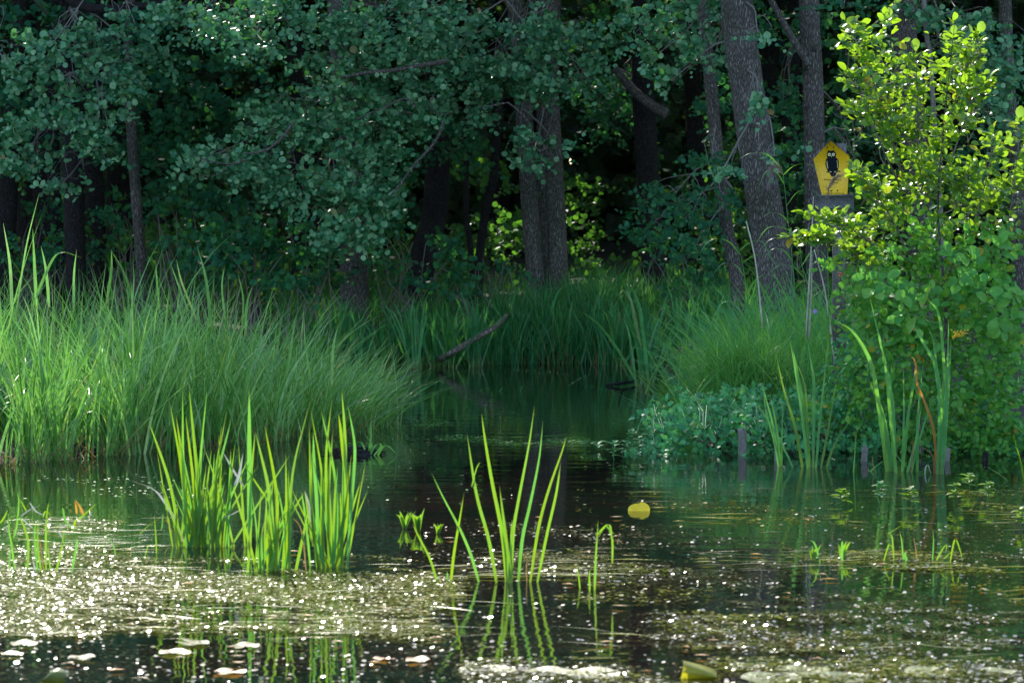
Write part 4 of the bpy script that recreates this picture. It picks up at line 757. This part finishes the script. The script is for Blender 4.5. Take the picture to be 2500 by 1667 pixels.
traced('tall blue-green iris with one orange leaf hooked at its tip', [
    ([(1670, 1492), (1690, 1100), (1660, 780), (1580, 620), (1515, 500)], 32), ([(1680, 1492), (1715, 1000), (1700, 620), (1670, 420), (1605, 343)], 24), ([(1690, 1492), (1720, 1000), (1735, 700), (1740, 470)], 24), ([(1700, 1492), (1730, 1050), (1755, 600)], 24), ([(1665, 1492), (1680, 1050), (1650, 650), (1600, 500)], 22), ([(1690, 1492), (1700, 1000), (1720, 760)], 30),
    ([(1660, 1492), (1650, 1200), (1590, 1000), (1540, 880), (1528, 740), (1485, 693)], 22, 'orange'), ([(1645, 1492), (1645, 1360), (1600, 1300), (1520, 1262)], 14, 'dry'), ([(1590, 1485), (1592, 1420), (1610, 1400), (1640, 1500)], 10, 'pale'), ([(1500, 1430), (1510, 1300), (1520, 1260)], 12, 'dry')], O6, S6, YJ - .2, M['iris_teal'], 64)
traced('lone iris stalk rising before the right herbs, between the two big fans', [([(1130, 1490), (1140, 1350), (1150, 1165)], 12), ([(1285, 1470), (1260, 1400), (1252, 1330)], 8, 'dry')], O6, S6, YJ, M['iris_teal'], 65)
traced('yellow-green blades at the right frame edge over the water', [([(2225, 1520), (2200, 1380), (2150, 1195)], 16), ([(2200, 1600), (2110, 1490), (2020, 1430), (1975, 1408), (1945, 1450)], 14)], O6, S6, 28.2, M['iris'], 66)
t = thing('tansy_flower', at(2340, 815, 30.0), 'flat head of golden yellow flowers against the dark side of the bush', 'flower'); mb = MB(); rg = np.random.default_rng(4)
for k in range(46):
    c = at(2340 + rg.normal() * 10, 817 + rg.normal() * 5, 29.9 + rg.normal() * .03); tube(mb, [c, c + [0, 0, .010]], [.007, .006], 6)
mb.build('blossoms', M['gold'], t)
mb = MB(); tube(mb, smooth_path([at(2352, 900, 30.2), at(2345, 850, 30.1), at(2340, 822, 29.95)], 8), .003, 5); mb.build('stem', M['iris_teal'], t)
for (x, y, lab) in ((2052, 668, 'cluster of tiny red berries hanging under the yellow shoots'), (2197, 430, 'small red berry cluster among the shoots right of the sign')):
    t = thing('berry_cluster', at(x, y, 30.0), lab, 'berries')
    for k in range(5):
        c = at(x + rg.normal() * 4, y + rg.normal() * 4, 30); mb = MB(); an = np.linspace(0, math.pi, 6); tube(mb, [c + [0, 0, .006 * -math.cos(a_)] for a_ in an], .006 * np.sin(an) + .0004, 7); mb.build('berry', M['red'], t, smooth=True)
t = thing('nightshade_flower', at(1990, 760, 31), 'small violet flower on a thin stem above the tussock', 'flower'); mb = MB()
for k in range(6): a_ = k * 1.05; leaves(mb, np.array([at(1990, 760, 31)]), np.array([[math.cos(a_), -.2, math.sin(a_)]]), np.array([[0, -1, 0.]]), [.022], T_HERB, np.array([.5]))
mb.build('petals', M['violet'], t)
for (x0, y0, x1, y1, w, lab, mt) in ((1812, 1105, 1812, 1050, 22, 'short grey stump of a post among the herbs on the right bank', 'twig'), (2102, 1165, 2112, 1092, 16, 'bluish grey stake in the water between the two iris fans', 'twig'), (2303, 1172, 2314, 1095, 13, 'thin grey stake right of the orange-leaved iris', 'twig'), (2400, 1180, 2406, 1105, 15, 'dark grey stake near the right edge of the bank', 'bark_dark'), (1894, 1140, 1892, 1060, 9, 'slim dark stake behind the small iris fan', 'twig')):
    Y = 30.3 if y0 > 1120 else 31; t = thing('wooden_stake', (at(x0, y0, Y)[0], Y, 0), lab, 'stake'); p0 = at(x0, y0 + 20, Y); p1 = at(x1, y1, Y); mb = MB()
    tube(mb, smooth_path([p0, (p0 + p1) / 2 + [.006, 0, 0], p1 - [0, 0, .012], p1], 9), np.array([1, 1, 1, 1.02, .95, 1, 1.05, 1.02, .8]) * w / (F / Y) / 2, 12, rough=.06); mb.build('shaft', M[mt], t, smooth=True)

# ================================================================== FOREGROUND WATER PLANTS
O3 = (900, 950); S3 = 2.186; b = wat(1240, 1420); YF = b[1]
traced('open fan of sword leaves in the centre foreground with long wavy reflections', [
    ([(595, 1052), (545, 880), (480, 730), (400, 580), (335, 445)], 20), ([(435, 1075), (455, 880), (485, 700), (510, 550)], 19), ([(685, 1015), (640, 800), (575, 560), (525, 235)], 22), ([(737, 1015), (715, 780), (660, 500), (620, 260), (603, 130)], 26),
    ([(752, 1045), (740, 850), (715, 650), (698, 515)], 24), ([(762, 1045), (770, 780), (800, 590), (855, 300), (885, 90)], 22), ([(797, 1045), (820, 800), (860, 620), (910, 370), (930, 168)], 22), ([(860, 1015), (905, 750), (960, 540), (1030, 340), (1055, 250)], 20),
    ([(897, 1015), (950, 780), (1000, 560), (1025, 390)], 18), ([(420, 1075), (418, 1020), (420, 970)], 12), ([(735, 1045), (730, 900), (705, 720)], 22), ([(748, 1045), (760, 850), (765, 700)], 20), ([(845, 1050), (842, 950), (850, 880)], 8, 'dry'), ([(370, 1010), (330, 910), (275, 800), (235, 720)], 16), ([(550, 520), (570, 440), (590, 395), (610, 392)], 9)], O3, S3, YF, M['iris'], 71)
O2 = (350, 950); S2 = 3.136
def lf(bx, by, tx, ty, w, bend=0, mt=None):
    mx_, my_ = (bx + tx) / 2 + bend, (by + ty) / 2; r_ = ([(bx, by), (mx_, my_), (tx, ty)], w); return r_ + ((mt,) if mt else ())
def dense(label, lst, nfill, bx, by, wx, hmin, hmax, seed, Y, mat='iris'):
    rg = np.random.default_rng(seed); l2 = list(lst)
    for _ in range(nfill):
        x = rg.normal() * wx + bx; hh_ = rg.uniform(hmin, hmax); l2.append(lf(x, by + rg.normal() * 12, x + rg.normal() * hh_ * .24, by - hh_, rg.uniform(16, 32), rg.normal() * 12))
    return traced(label, l2, O2, S2, Y, M[mat], seed)
Y2 = wat(480, 1335)[1]
dense('densest clump of glowing yellow-green leaves in the left foreground', [
    lf(290, 1220, 40, 240, 30, 40), lf(350, 1200, 200, 90, 34, 20), lf(370, 1200, 250, 200, 30, 10), lf(330, 1200, 300, 0, 32, -10), lf(470, 1220, 350, -10, 34, 0), lf(430, 1220, 485, 20, 30, -25), lf(400, 1220, 270, 350, 34, 20), lf(420, 1220, 325, 210, 26, 10), lf(520, 1220, 640, 150, 26, -30), lf(480, 1250, 670, 240, 30, -30), lf(590, 1200, 575, 340, 24, 10),
    ([(320, 1200), (240, 1000), (160, 860), (70, 760), (-120, 690)], 34, 'pale'), lf(610, 1200, 700, 425, 26, 0), lf(560, 1220, 600, 280, 30, -30), lf(815, 1180, 810, 20, 44, 0), lf(800, 1180, 855, 330, 26, -10), lf(780, 1180, 730, 430, 24, 0), lf(700, 1180, 460, 430, 26, 10),  # first leaf here: its white sheen is put into the pale colour
    ([(770, 745), (690, 620), (610, 480)], 26, 'pale'), ([(700, 740), (735, 640), (765, 480)], 30, 'pale'), ([(620, 980), (690, 950), (765, 908)], 22, 'pale'), lf(450, 1290, 470, 1000, 30, 0), ([(970, 870), (880, 740), (780, 590)], 26)], 58, 450, 1240, 120, 260, 800, 72, Y2)
dense('leaves rising between the dense clump and the tall right one of the left foreground', [
    lf(985, 1400, 1000, 640, 30, -30), lf(1010, 1400, 930, 280, 34, 50), lf(990, 1400, 860, 330, 34, 50), lf(1115, 1250, 1260, 145, 30, -50), lf(1100, 1250, 1090, 480, 28, 0), lf(1000, 1420, 1020, 870, 34, 0), lf(1120, 1250, 1110, 620, 30, 0), lf(1085, 1240, 1010, 690, 20, 20), ([(1250, 1250), (1210, 1080), (1130, 970)], 14, 'dry'), ([(1190, 1090), (1000, 1060), (850, 1050)], 22), ([(1125, 975), (1180, 870), (1235, 790)], 22)], 24, 985, 1370, 75, 250, 650, 73, wat(665, 1395)[1])
dense('tallest tight clump of the left foreground, its rightmost one', [
    lf(1350, 1440, 1290, 480, 28, -30), lf(1340, 1440, 1270, 250, 26, -20), ([(1340, 1330), (1330, 900), (1310, 600), (1300, 330)], 34, 'iris_teal'), lf(1370, 1440, 1365, 560, 30, 0), ([(1440, 1350), (1410, 1000), (1400, 500), (1445, 70)], 36), ([(1500, 1360), (1540, 900), (1545, 400), (1520, 10)], 34), ([(1560, 1390), (1590, 900), (1620, 500), (1600, 300), (1565, 125)], 32), ([(1480, 1360), (1560, 900), (1520, 400), (1495, 190)], 34),
    lf(1450, 1350, 1470, 650, 32, 0), lf(1420, 1350, 1450, 310, 30, -20), ([(1300, 1200), (1260, 950), (1235, 775)], 22), ([(1290, 1100), (1270, 900), (1235, 775)], 20, 'pale'), lf(1380, 1350, 1300, 930, 26, 0), lf(1280, 1240, 1210, 780, 22, 0), lf(1470, 1360, 1360, 150, 28, 60), lf(1350, 1330, 1280, 150, 28, 60)], 16, 1450, 1360, 40, 400, 900, 74, wat(790, 1385)[1])
# low plants at the left edge
O7 = (0, 1150); S7 = 3.92
Y7 = wat(100, 1395)[1]
low = [([(150, 990), (110, 700), (85, 560), (80, 400)], 22), ([(260, 980), (270, 700), (240, 560), (190, 450), (120, 430), (0, 530)], 30), ([(400, 960), (360, 700), (370, 480)], 26), ([(440, 960), (440, 600), (450, 400), (470, 280)], 26), ([(130, 640), (160, 520), (180, 300), (160, 175)], 22), ([(250, 380), (220, 320), (180, 260)], 18), ([(410, 440), (440, 380), (500, 440)], 20),
       ([(420, 420), (340, 380), (280, 290)], 26, 'pale'), ([(200, 430), (300, 360), (410, 325)], 22, 'pale'), ([(490, 960), (470, 840), (460, 700)], 18), ([(530, 980), (590, 740), (610, 560)], 26), ([(600, 350), (630, 470), (720, 580)], 22), ([(680, 970), (730, 720), (740, 640)], 26), ([(710, 560), (720, 480), (800, 420), (920, 310)], 24), ([(795, 415), (770, 350), (720, 270)], 34, 'orange'), ([(735, 410), (728, 340), (715, 280)], 26, 'orange'),
       ([(560, 560), (640, 520), (700, 530), (775, 585)], 24, 'pale'), ([(600, 640), (560, 580), (500, 550), (460, 555)], 22, 'pale'), ([(880, 720), (830, 670), (760, 655)], 22, 'pale'), ([(360, 860), (330, 600), (350, 480)], 24), ([(420, 850), (390, 720), (370, 620)], 16, 'dry'), ([(310, 540), (260, 500), (200, 440)], 22, 'pale'), ([(0, 500), (40, 440), (75, 365)], 28), ([(90, 980), (95, 800), (120, 700)], 20),
       ([(340, 900), (310, 830)], 26, 'pale'), ([(280, 970), (230, 860)], 30), ([(1500, 810), (1490, 600), (1475, 420)], 16), ([(1545, 560), (1555, 480), (1560, 395)], 14), ([(1650, 590), (1610, 500), (1570, 420)], 14, 'dry'), ([(1340, 600), (1420, 520), (1560, 430)], 16), ([(1560, 810), (1600, 740), (1660, 640)], 8, 'dry'), ([(1100, 820), (1095, 740), (1040, 620)], 14), ([(1380, 650), (1430, 700), (1500, 760)], 12)]
traced('ragged group of short arrowhead stems with curled leaves at the left edge', low[:26], O7, S7, Y7, M['iris'], 75, name='arrowhead_plant', cat='water plant')
traced('few short bent stems in the water just left of the densest clump', low[26:], O7, S7, wat(390, 1355)[1], M['iris'], 76, name='water_weed', cat='water plant')
# stubs and sprouts in the middle and right foreground
ORD2 = ['first', 'second', 'third', 'fourth', 'fifth', 'sixth', 'seventh', 'last']
def sprout(label, px, py, seed, h=.12, nl=9, mat='iris', name='water_sprout', w=.018, group=None):
    rg = np.random.default_rng(seed); b = wat(px, py); t = thing(name, b, label, 'water plant', group); mb = MB()
    top = b + np.array([rg.normal() * .02, 0, h]); tube(mb, smooth_path([b - [0, 0, .02], (b + top) / 2 + [rg.normal() * .01, 0, 0], top], 6), .0035, 5); mb.build('stem', M[mat], t)
    for k in range(nl):
        z = (.3 + .7 * k / nl) * h; a_ = k * 2.4 + rg.normal() * .3; d = np.array([math.cos(a_), math.sin(a_), rg.uniform(.0, .6)])
        leaf_parts(t, np.array([b + [0, 0, z]]), d[None], np.array([[-d[0] * .5, -d[1] * .5, 1]]), [rg.uniform(.05, .085)], T_HERB, M[mat])
for k, (x, y, h_, lab) in enumerate([(2055, 1235, .13, 'small yellow-green sprout in the water below the right iris fans, farthest left of the row'), (2150, 1230, .16, 'blue-green sprout with a loop of bent stem behind it'), (2222, 1240, .15, 'yellow-green sprout with wide leaves before the orange-leaved iris'), (2330, 1235, .17, 'many-leaved sprout right of the middle of the right water'), (2365, 1195, .12, 'highest-standing sprout close to the stakes'), (2410, 1225, .15, 'sprout with a drooping bunch of yellowish leaves near the right edge'), (2490, 1290, .14, 'sprout cut by the right frame edge')]):
    sprout(lab, x, y, 100 + k, h_, 12, 'iris' if k != 1 else 'herb')
for k, (x, y) in enumerate([(1530, 1120), (1560, 1112), (1590, 1122), (1500, 1125), (1545, 1095), (1580, 1090), (1430, 1095), (1460, 1098)]):
    sprout(ORD2[sorted([1530, 1560, 1590, 1500, 1545, 1580, 1430, 1460]).index(x)] + ' pale sprout from the left at the foot of the herb bank', x, y, 120 + k, .16 if k < 6 else .08, 12 if k < 6 else 6, 'herb', group='sprouts at the foot of the herb bank')
def water_soldier(label, px, py, seed, n_, h, mat='iris'):
    rg = np.random.default_rng(seed); b = wat(px, py); t = thing('water_soldier', b, label, 'water plant')
    for k in range(n_):
        a_ = rg.uniform(0, 6.28); s_ = rg.uniform(.15, .6) * h; strap_leaf(t, [b + [0, 0, -.01], b + [math.cos(a_) * s_ * .5, math.sin(a_) * s_ * .5, h * .6], b + [math.cos(a_) * s_ * 1.1, math.sin(a_) * s_, h * rg.uniform(.7, 1.1)]], .02, M[mat], rg, n=6)
water_soldier('spiky rosette poking out of the water left of the central fan', 988, 1290, 5, 9, .12); water_soldier('taller spiky rosette just left of the central fan', 1022, 1298, 6, 9, .15); water_soldier('low spiky tuft nearest the central fan on its left', 1070, 1302, 7, 6, .07)
water_soldier('yellowish broken tuft in the left part of the right foreground mats', 1985, 1370, 8, 6, .10); water_soldier('pair of upright stubby leaves on the floating mat, right foreground', 2055, 1365, 9, 4, .12)
O8 = (1900, 1100); S8 = 3.92
traced('bent yellow stems forming loops in the right foreground', [([(1490, 1060), (1560, 960), (1610, 895), (1600, 1000)], 22), ([(1640, 960), (1690, 850), (1740, 950), (1765, 1060)], 20), ([(1000, 980), (1060, 900), (1110, 960)], 16), ([(1200, 960), (1180, 860), (1160, 770)], 18), ([(1110, 940), (1090, 830), (1060, 790), (1210, 700)], 16), ([(1470, 1100), (1485, 900), (1480, 750)], 16), ([(1240, 1090), (1215, 1000), (1220, 960)], 40),
    ([(410, 980), (350, 890), (280, 850)], 26), ([(610, 960), (612, 900), (615, 860)], 30), ([(1160, 1150), (1145, 1090), (1180, 1020)], 50, 'pale'), ([(1330, 1060), (1310, 900), (1290, 830)], 14, 'dry'), ([(1540, 1050), (1640, 980), (1720, 940)], 16)], O8, S8, wat(2200, 1370)[1], M['iris'], 77, name='bent_stems', cat='water plant')
traced('bent-over stem with a tuft of folded leaves right of the central fan', [([(1205, 1100), (1212, 900), (1225, 700)], 16), ([(1215, 780), (1280, 720), (1300, 800)], 16), ([(1300, 930), (1300, 800), (1270, 730), (1225, 760)], 14), ([(1310, 770), (1260, 740), (1220, 800)], 12), ([(1180, 1060), (1178, 1000), (1182, 960)], 12), ([(1130, 1000), (1110, 940)], 10)], O3, S3, wat(1453, 1440)[1], M['iris'], 78, name='bent_stems', cat='water plant')
# island of debris with a small plant
t = thing('peat_islet', wat(870, 1112), 'low islet of dark matted roots floating behind the left foreground clumps', 'islet'); mb = MB(); rg = np.random.default_rng(9)
c = wat(868, 1108)
for k in range(160):
    a_ = rg.uniform(0, 6.28); r_ = rg.random() ** .6; p0 = c + np.array([math.cos(a_) * .19 * r_, math.sin(a_) * .15 * r_, .055 * (1 - r_ ** 2)]); d = np.array([rg.normal(), rg.normal() * .5, rg.normal() * .12]) * .07
    tube(mb, [p0 - d, p0 + [0, 0, .012], p0 + d], [.002, .006, .002], 5, r=rg.random())
mb.build('roots', M['bark_dark'], t); mb = MB(); an = np.linspace(0, 6.283, 25)[:-1]
v = [c + [math.cos(a_) * .24, math.sin(a_) * .2, -.02] for a_ in an] + [c + [math.cos(a_) * .15, math.sin(a_) * .12, .03 + .01 * math.sin(a_ * 5)] for a_ in an] + [c + [0, 0, .05]]
mb.add(v, [(k, (k + 1) % 24, 24 + (k + 1) % 24, 24 + k) for k in range(24)], [(48, 24 + k, 24 + (k + 1) % 24) for k in range(24)]); mb.build('mound', M['bark_dark'], t, smooth=True)
O5 = (800, 600); S5 = 2.767
traced('little plant with curling ribbon leaves on the edge of the root islet', [([(270, 1370), (290, 1300), (295, 1170)], 22), ([(270, 1390), (230, 1330), (190, 1330)], 18), ([(280, 1400), (300, 1340), (270, 1300), (240, 1250)], 16), ([(300, 1410), (350, 1370), (360, 1340), (330, 1330)], 20), ([(330, 1370), (380, 1350), (430, 1370), (465, 1410)], 24), ([(280, 1400), (320, 1350), (360, 1330)], 18)], O5, S5, c[1] - .12, M['iris_teal'], 79, name='ribbon_plant', cat='water plant')

# ================================================================== FLOATING LEAVES
nt = M['pad'].node_tree; pb = nt.nodes['Principled BSDF']; gg = nd(nt, 'ShaderNodeNewGeometry'); nn1 = nd(nt, 'ShaderNodeTexNoise'); nn1.inputs['Scale'].default_value = 45; nn1.inputs['Detail'].default_value = 4
nt.links.new(gg.outputs['Position'], nn1.inputs['Vector']); bb = nd(nt, 'ShaderNodeBump'); bb.inputs['Distance'].default_value = .006; nt.links.new(nn1.outputs['Fac'], bb.inputs['Height']); nt.links.new(bb.outputs[0], pb.inputs['Normal']); pb.inputs['Roughness'].default_value = .36
def pad(label, px, py, rpx, mat='pad', tilt=(0, 0), notch=True, fold=0, name='lily_pad', cat='lily pad', group=None, curl=.006, oval=1.0):
    c = wat(px, py, .006); r = rpx / (F / c[1]); n = 26; rg = np.random.default_rng(int(px * 3 + py)); a0 = rg.uniform(0, 6.28); v = [np.array([0, 0, 0.])]
    for ring in (.5, 1.0):
        for k in range(n):
            a_ = a0 + (k / (n - 1)) * (6.283 - (.45 if notch else .02)); rr = r * ring * (1 + .03 * math.sin(a_ * 3 + px)); v.append(np.array([math.cos(a_) * rr, math.sin(a_) * rr * oval, curl * ring ** 3 * (1 + math.sin(a_ * 4 + py))]))
    v = np.array(v)
    if fold: v[:, 2] += np.maximum(v[:, 1], 0) * fold; v[:, 1] -= np.maximum(v[:, 1], 0) * (fold * .25)
    tx, ty = tilt; v[:, 2] += v[:, 0] * tx + v[:, 1] * ty; v[:, 2] -= min(0, v[:, 2].min()); mb = MB()
    q = [(1 + k, 1 + n + k, 2 + n + k, 2 + k) for k in range(n - 1)]; tr = [(0, 1 + k, 2 + k) for k in range(n - 1)]
    mb.add(v + c, q, tr, rg.random()); t = thing(name, c, label, cat, group); mb.build('blade', M[mat], t, smooth=True); return t
pad('yellow round leaf standing half upright out of the water right of centre', 1560, 1262, 25, 'yellow', (0, 0), False, 0, 'standing_leaf', 'leaf')
o = bpy.data.objects['standing_leaf']; bpy.data.objects.remove(o.children[0]); c = wat(1560, 1247); s_ = F / c[1]; mb = MB(); an = np.linspace(0, math.pi, 15)
v = [c + [0, 0, 0]] + [c + [-math.cos(a_) * 27 / s_, .03 * math.sin(a_), math.sin(a_) ** .7 * 18 / s_ + .012 * (math.cos(a_) < 0) * math.sin(a_)] for a_ in an]; mb.add(v, None, [(0, k, k + 1) for k in range(1, 15)], .2); mb.build('blade', M['yellow'], o, smooth=True)
pads = [(1190, 1637, 86, 'pale lily pad at the bottom edge, the one left of the centre line'), (1340, 1642, 72, 'shining lily pad at the bottom edge right of the lone pad'), (1450, 1648, 80, 'bright pad at the bottom edge between the shining pad and the curled green leaf'), (1820, 1628, 70, 'sunlit pad just up and right of the curled green leaf'), (1960, 1640, 100, 'large silvery pad at the bottom, right of the curled green leaf'), (2270, 1645, 95, 'pale pad in the bottom right raft, second from the right edge'), (2420, 1642, 90, 'outermost pad of the bottom right raft'), (1880, 1658, 110, 'pad lowest in the bottom right raft, half cut by the frame'), (2060, 1658, 90, 'low pad in the raft beside the half-cut one'), 
        (430, 1592, 50, 'greenish pad left of centre in the near dark water'), (30, 1597, 34, 'whitish pad at the left edge of the near water'), (60, 1572, 40, 'narrow pale pad above the whitish one at the left edge'), (560, 1640, 48, 'pad with a golden rim in the near water'), (200, 1606, 40, 'sunken olive pad in the near water on the left'), (600, 1578, 40, 'small pad along the lower rim of the weed mat'), (470, 1570, 50, 'pale pad at the lower rim of the weed mat'), (842, 1601, 16, 'tiny pale pad alone in the dark near water'), (1020, 1612, 36, 'elongated golden pad left of the centre line'), (930, 1608, 26, 'small brownish pad beside the golden one')]
for k, (x, y, r, lab) in enumerate(pads): pad(lab, x, y, r * (.68 if 2 < k < 9 else .85), ('pad_olive' if k > 10 and k % 4 else 'pad') if k not in (12, 17, 18) else 'orange', (np.random.default_rng(k).normal() * .02, .02 + .03 * (k % 3)), curl=.004)
t = thing('curled_leaf', wat(1710, 1650), 'green lily leaf curled up on one side, standing at the bottom edge', 'leaf'); c = wat(1710, 1655); s_ = F / c[1]; mb = MB(); n = 12; v = []
for k in range(n):
    u = k / (n - 1); x = (-48 + 96 * u) / s_; hh_ = (36 * (1 - u) ** .7 * (1 if u < .9 else 1) + 4) / s_
    v += [c + [x, 0, 0], c + [x * .95, -.05, hh_ * .5], c + [x * .85, .02, hh_], c + [x * .9, .14, hh_ * .75 + .01]]
q = [(4 * k + j, 4 * k + 4 + j, 4 * k + 5 + j, 4 * k + 1 + j) for k in range(n - 1) for j in range(3)]; mb.add(v, q, None, .3); mb.build('blade', M['yellow'], t, smooth=True)
t = thing('curled_leaf', wat(130, 1658), 'creamy curled dead leaf rising at the bottom left corner', 'leaf'); c = wat(130, 1668); v = []; mb = MB()
for k in range(10):
    u = k / 9; x = (-30 + 60 * u) / s_; hh_ = (10 + 26 * math.sin(u * 2.6)) / s_; v += [c + [x, 0, 0], c + [x, -.04, hh_ * .6], c + [x + .01, .03, hh_], c + [x, .1, hh_ * .6]]
mb.add(v, [(4 * k + j, 4 * k + 4 + j, 4 * k + 5 + j, 4 * k + 1 + j) for k in range(9) for j in range(3)], None, .9); mb.build('blade', M['pad'], t, smooth=True)

T_DISC = (np.array([[.5 * math.cos(a), .5 * math.sin(a), .0] for a in np.linspace(0, 6.283, 7)[:-1]]), np.array([[0, 1, 2, 3], [0, 3, 4, 5]]))
def px_of(P):
    a = P[:, 0] / (P[:, 1] * cT + (CAMZ - P[:, 2]) * sT); return 1250 + a * F
def scatter_px(rng, n, x0, x1, y0, y1):
    py = rng.uniform(y0, y1, n); px = rng.uniform(x0, x1, n); return px, py
def floaters(name, label, regions, mat, seed, size, tilt, cat='duckweed', elong=1.0, z=.006):
    rng = np.random.default_rng(seed); Ps = []
    for (x0, x1, y0, y1, n, thr, soft) in regions:
        # uniform over the water surface, not over the picture
        ya, yb = wat(0, y1)[1], wat(0, y0)[1]; Y = rng.uniform(ya, yb, n); X = ((rng.uniform(x0, x1, n) - 1250) / F) * Y
        P = np.stack([X, Y, np.full(n, z)], 1); f = vnoise(P * [.8, 1, 0], 2.3, seed) * .55 + vnoise(P * [.7, 1.6, 0], 7, seed + 1) * .35 + vnoise(P * [.6, 1.5, 0], 19, seed + 2) * .25
        px = px_of(P); py = 480 + F * CAMZ / Y; ex = np.minimum(np.minimum(px - x0, x1 - px) / soft[0], np.minimum(py - y0, y1 - py) / soft[1]).clip(0, 1)
        Ps.append(P[f + .9 * (ex - 1) > thr + rng.normal(size=n) * .12])
    P = np.concatenate(Ps); n = len(P); N = np.stack([rng.normal(size=n) * tilt, rng.normal(size=n) * tilt, np.ones(n)], 1); D = np.stack([rng.normal(size=n), rng.normal(size=n), np.zeros(n)], 1)
    S = size * rng.uniform(.5, 1.4, n); P[:, 2] += rng.uniform(0, .006, n) + S * tilt * .4
    mb = MB(); leaves(mb, P, D, N, S, T_DISC, rng.random(n)); return tag(mb.build(name, M[mat]), label, cat, kind='stuff')
floaters('duckweed_mat', 'thick glittering mat of floating weed across the left foreground', [(-150, 1150, 1375, 1575, 70000, -.25, (120, 35)), (-150, 900, 1350, 1400, 9000, -.1, (120, 20)), (-100, 330, 1255, 1390, 12000, .10, (60, 40)), (700, 1200, 1330, 1460, 9000, .15, (80, 40))], 'duck', 81, .016, .15)
floaters('scattered_duckweed', 'scattered glinting specks of floating weed over the right foreground water', [(1050, 2600, 1240, 1480, 34000, .30, (90, 60)), (1450, 2650, 1440, 1640, 40000, .10, (200, 60)), (1500, 2600, 1170, 1290, 16000, .30, (60, 30)), (1600, 2550, 1345, 1410, 14000, .05, (150, 20)), (1000, 2600, 1280, 1667, 5000, -.6, (10, 10)), (-100, 1300, 1560, 1690, 1500, -.5, (10, 10)), (1100, 2600, 1615, 1690, 16000, -.1, (60, 8))], 'fleck', 82, .019, .17)
floaters('golden_weed', 'thin rafts of yellow-green weed drifting on the right foreground water', [(1300, 2600, 1180, 1310, 12000, .45, (60, 20)), (1150, 2500, 1340, 1410, 12000, .32, (100, 15)), (1500, 2600, 1480, 1620, 16000, .38, (150, 30)), (1200, 2600, 1400, 1500, 9000, .50, (100, 30))], 'duck', 84, .022, .14)
floaters('middle_duckweed', 'thin lines of floating weed on the shaded middle water', [(950, 1500, 1060, 1095, 3500, .05, (120, 14)), (1000, 1500, 890, 925, 1500, .35, (60, 10)), (700, 1150, 1010, 1060, 2500, .2, (60, 14)), (500, 900, 1060, 1110, 1500, .3, (60, 14)), (-50, 600, 1150, 1250, 700, .2, (60, 14)), (850, 1550, 900, 1250, 500, .1, (60, 14))], 'tussock', 83, .022, .10)
floaters('pad_litter', 'glinting weed litter lying on the pads at the bottom edge', [(1080, 2600, 1612, 1690, 9000, .0, (60, 6))], 'duck', 85, .018, .2, z=.016)
# floating reed straws
def straws(name, label, regs, mat, seed, n_, Lr, wr):
    rng = np.random.default_rng(seed); mb = MB()
    for (x0, x1, y0, y1, n) in regs:
        for _ in range(n):
            p0 = wat(rng.uniform(x0, x1), rng.uniform(y0, y1), .008 + rng.uniform(0, .008)); a = rng.normal() * .35; L_ = rng.uniform(*Lr); d = np.array([math.cos(a), math.sin(a), 0]) * L_; pr = np.array([-d[1], d[0], 0]) / L_ * rng.uniform(*wr)
            m_ = p0 + d * .5 + pr * rng.normal() * 2 + [0, 0, .004]; k = rng.random(); mb.add([p0, m_ - pr, p0 + d, m_ + pr], [[0, 1, 2, 3]], None, k)
    return tag(mb.build(name, M[mat]), label, 'straw', kind='stuff')
straws('floating_straws', 'flat pale straws and leaf blades floating in the sunny foreground', [(1150, 1500, 1335, 1405, 36), (1650, 2400, 1345, 1395, 60), (0, 350, 1265, 1350, 60), (0, 1100, 1370, 1560, 90), (1500, 2500, 1180, 1300, 34), (1300, 2500, 1430, 1620, 24), (2300, 2500, 1250, 1290, 14), (1000, 1200, 1380, 1410, 14)], 'pad', 91, 0, (.06, .5), (.003, .011))
straws('floating_brown_leaves', 'small brown and orange dead leaves floating in the foreground', [(1000, 2500, 1250, 1640, 46), (0, 1100, 1340, 1660, 36)], 'orange', 92, 0, (.03, .11), (.008, .022))
straws('floating_green_blades', 'thin green blades drifting on the shaded middle water', [(1180, 1420, 1055, 1095, 130), (990, 1120, 1015, 1045, 20), (1120, 1300, 945, 955, 6), (500, 760, 1060, 1090, 40), (1320, 1480, 1060, 1100, 40)], 'tussock', 93, 0, (.08, .35), (.002, .005))
t = traced('pale green bent leaf arching on the water below the log', [([(800, 1135), (860, 1165), (935, 1190)], 14), ([(940, 1190), (1010, 1190)], 8), ([(1010, 1190), (1080, 1160), (1200, 1160), (1330, 1195)], 12), ([(1330, 1195), (1400, 1190)], 8), ([(1260, 1085), (1310, 1140), (1380, 1190)], 10)], (1000, 700), 4.704, wat(1200, 955)[1], M['tussock'], 94, name='drifting_blade', cat='leaf')
